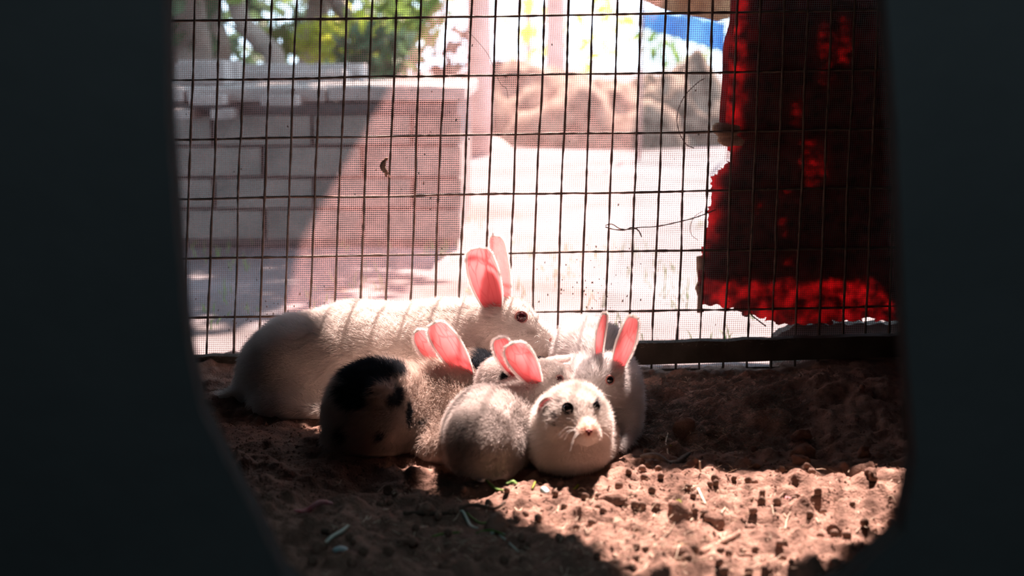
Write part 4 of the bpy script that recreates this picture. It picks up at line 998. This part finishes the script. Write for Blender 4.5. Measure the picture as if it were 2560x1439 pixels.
litter('grass_blade', [(1148, 1281), (1158, 1300), (1175, 1316), (1195, 1324)], .0016, M['pale_grass'], 'curved pale grass blade in the shaded middle of the floor', 'grass blade', flat=True)
litter('grass_blade', [(1165, 1300), (1200, 1310), (1240, 1314), (1280, 1322)], .0013, M['grass'], 'green grass blade beside the curved pale one', 'grass blade', flat=True)
litter('grass_blade', [(1080, 1337), (1110, 1337), (1150, 1334)], .0014, M['grass'], 'short green blade left of the crossed stems', 'grass blade', flat=True)
litter('grass_blade', [(1190, 1336), (1225, 1332), (1262, 1332)], .0013, M['grass'], 'green blade under the crossed stems', 'grass blade', flat=True)
litter('plant_stem', [(1232, 1326), (1255, 1345), (1275, 1365), (1295, 1380)], .0011, M['pale_grass'], 'pale forked stem pointing down to the right in the shade', 'stem')
litter('plant_stem', [(1228, 1334), (1245, 1334), (1262, 1330)], .0012, M['pale_grass'], 'short pale stem crossing the forked one', 'stem')
litter('grass_blade', [(1215, 1220), (1240, 1228), (1268, 1230)], .002, M['grass'], 'fresh green leaf blade in the sunlit edge below the greyish rabbit', 'grass blade', flat=True)
litter('leaf_scrap', [(1266, 1216), (1280, 1210), (1292, 1217)], .0026, M['grass'], 'small green leaf scrap right of the fresh blade', 'leaf', flat=True)
litter('leaf_scrap', [(1330, 1222), (1335, 1214), (1338, 1206)], .0013, M['leaf_yellow'], 'tiny upright yellow-green leaf at the sunlit edge', 'leaf', flat=True)
litter('leaf_scrap', [(1434, 1226), (1440, 1221), (1446, 1218)], .0016, M['leaf_yellow'], 'tiny yellow-green leaf further right on the sunlit earth', 'leaf', flat=True)
litter('leaf_scrap', [(1700, 1380), (1706, 1368, None), (1704, 1358, None)], .0024, M['leaf_yellow'], 'bright green seedling leaf at the lower edge of the sunlight', 'leaf', flat=True)
litter('leaf_scrap', [(1688, 1262), (1696, 1256), (1702, 1262)], .0018, M['leaf_yellow'], 'little green sprig among the droppings', 'leaf', flat=True)
litter('stick', [(1750, 1384), (1775, 1370), (1800, 1358), (1825, 1346), (1848, 1333)], .0036, M['twig'], 'stout reddish stick lying on the sunlit earth at lower right', 'stick', lift=.002)
litter('stick', [(1938, 1308), (1965, 1300), (1998, 1296)], .0018, M['straw'], 'pale split stick on the right of the sunlit earth', 'stick')
litter('stick', [(1845, 1390), (1870, 1386), (1905, 1392)], .0018, M['twig'], 'short crooked twig below the stout stick', 'stick')
litter('root', [(1010, 1290), (1060, 1289), (1120, 1290), (1180, 1288), (1235, 1279), (1262, 1262)], .0020, M['dark_twig'], 'long thin dark root lying across the shaded floor', 'root', lift=.001)
litter('root', [(805, 1325), (830, 1318), (850, 1309)], .0026, M['dark_twig'], 'short dark root behind the pale green blade', 'root')
litter('root', [(1070, 1318), (1040, 1345), (1035, 1352)], .0006, M['straw'], 'thin dry stalk slanting in the shade left of the stems', 'stalk')
litter('plastic_scrap', [(735, 1287), (765, 1281), (800, 1277), (832, 1270)], .0030, M['red_bit'], 'faded red plastic shred in the dim left of the floor', 'scrap', flat=True)
litter('plastic_scrap', [(1264, 1196), (1272, 1188), (1280, 1194)], .0040, M['blue_bit'], 'crumpled blue scrap at the foot of the front rabbits', 'scrap', flat=True)
litter('plastic_scrap', [(1352, 1232), (1360, 1224), (1368, 1230)], .0042, M['teal_bit'], 'crumpled teal scrap on the sunlit earth', 'scrap', flat=True)
litter('plastic_scrap', [(833, 1380), (850, 1378), (868, 1384)], .0030, M['teal_bit'], 'dim teal scrap below the pale blade at lower left', 'scrap', flat=True)
litter('feather', [(1192, 1196, None), (1196, 1206), (1206, 1210), (1216, 1202)], .0028, M['white_bit'], 'crooked white feather at the foot of the greyish rabbit', 'feather', flat=True)
litter('feather', [(1212, 1208), (1222, 1192, None), (1226, 1182, None)], .0012, M['white_bit'], 'white quill standing beside the crooked feather', 'feather', flat=True)
litter('stick', [(1224, 1204), (1240, 1190, None), (1252, 1178, None)], .0009, M['twig'], 'thin reddish straw leaning beside the white feather', 'straw')
litter('stalk', up(1089, 1214, 1176, -1), .0004, M['twig'], 'fine dry stalk standing up left of the greyish rabbit', 'stalk')
litter('stalk', [(1672, 1155), (1668, 1118, None), (1664, 1108, None), (1670, 1082, None)], .0011, M['straw'], 'bent pale stalk standing in front of the shaded bank', 'stalk')
litter('leaf_scrap', [(1676, 1128), (1682, 1112, None), (1690, 1104, None)], .0036, M['leaf_yellow'], 'small dull yellow leaf beside the bent stalk', 'leaf', flat=True)
litter('stalk', up(1752, 1190, 1152, -3), .0010, M['straw'], 'short pale stalk upright at the top edge of the sunlit earth', 'stalk')
litter('stalk', [(1745, 1232), (1756, 1245), (1764, 1262)], .0013, M['straw'], 'pale stalk lying below the upright one', 'stalk')
litter('feather', [(1600, 1162), (1640, 1154), (1680, 1156), (1725, 1148)], .0045, M['fluff'], 'long grey tuft of down on the shaded floor right of the rabbits', 'down', flat=True)
litter('feather', [(1965, 1222), (1970, 1226), (1978, 1226)], .002, M['red_bit'], 'tiny pinkish chip at the top of the sunlit earth', 'chip', flat=True)
for i in range(52):
    px = rd.gauss(1750, 250) if i % 3 else rd.uniform(800, 1500); py = rd.uniform(1215, 1430)
    px = min(max(px, 760), 2220); a = rd.uniform(-.6, .6) if i % 4 else rd.uniform(-1.5, 1.5); L = rd.uniform(9, 26)
    litter('straw', [(px, py), (px + L * .5 * math.cos(a), py + L * .4 * math.sin(a)), (px + L * math.cos(a), py + L * .8 * math.sin(a))], .00055, M['straw'],
           'short thin pale straw lying loose on the earth floor', 'straw', 'loose straws on the floor', lift=.0008)
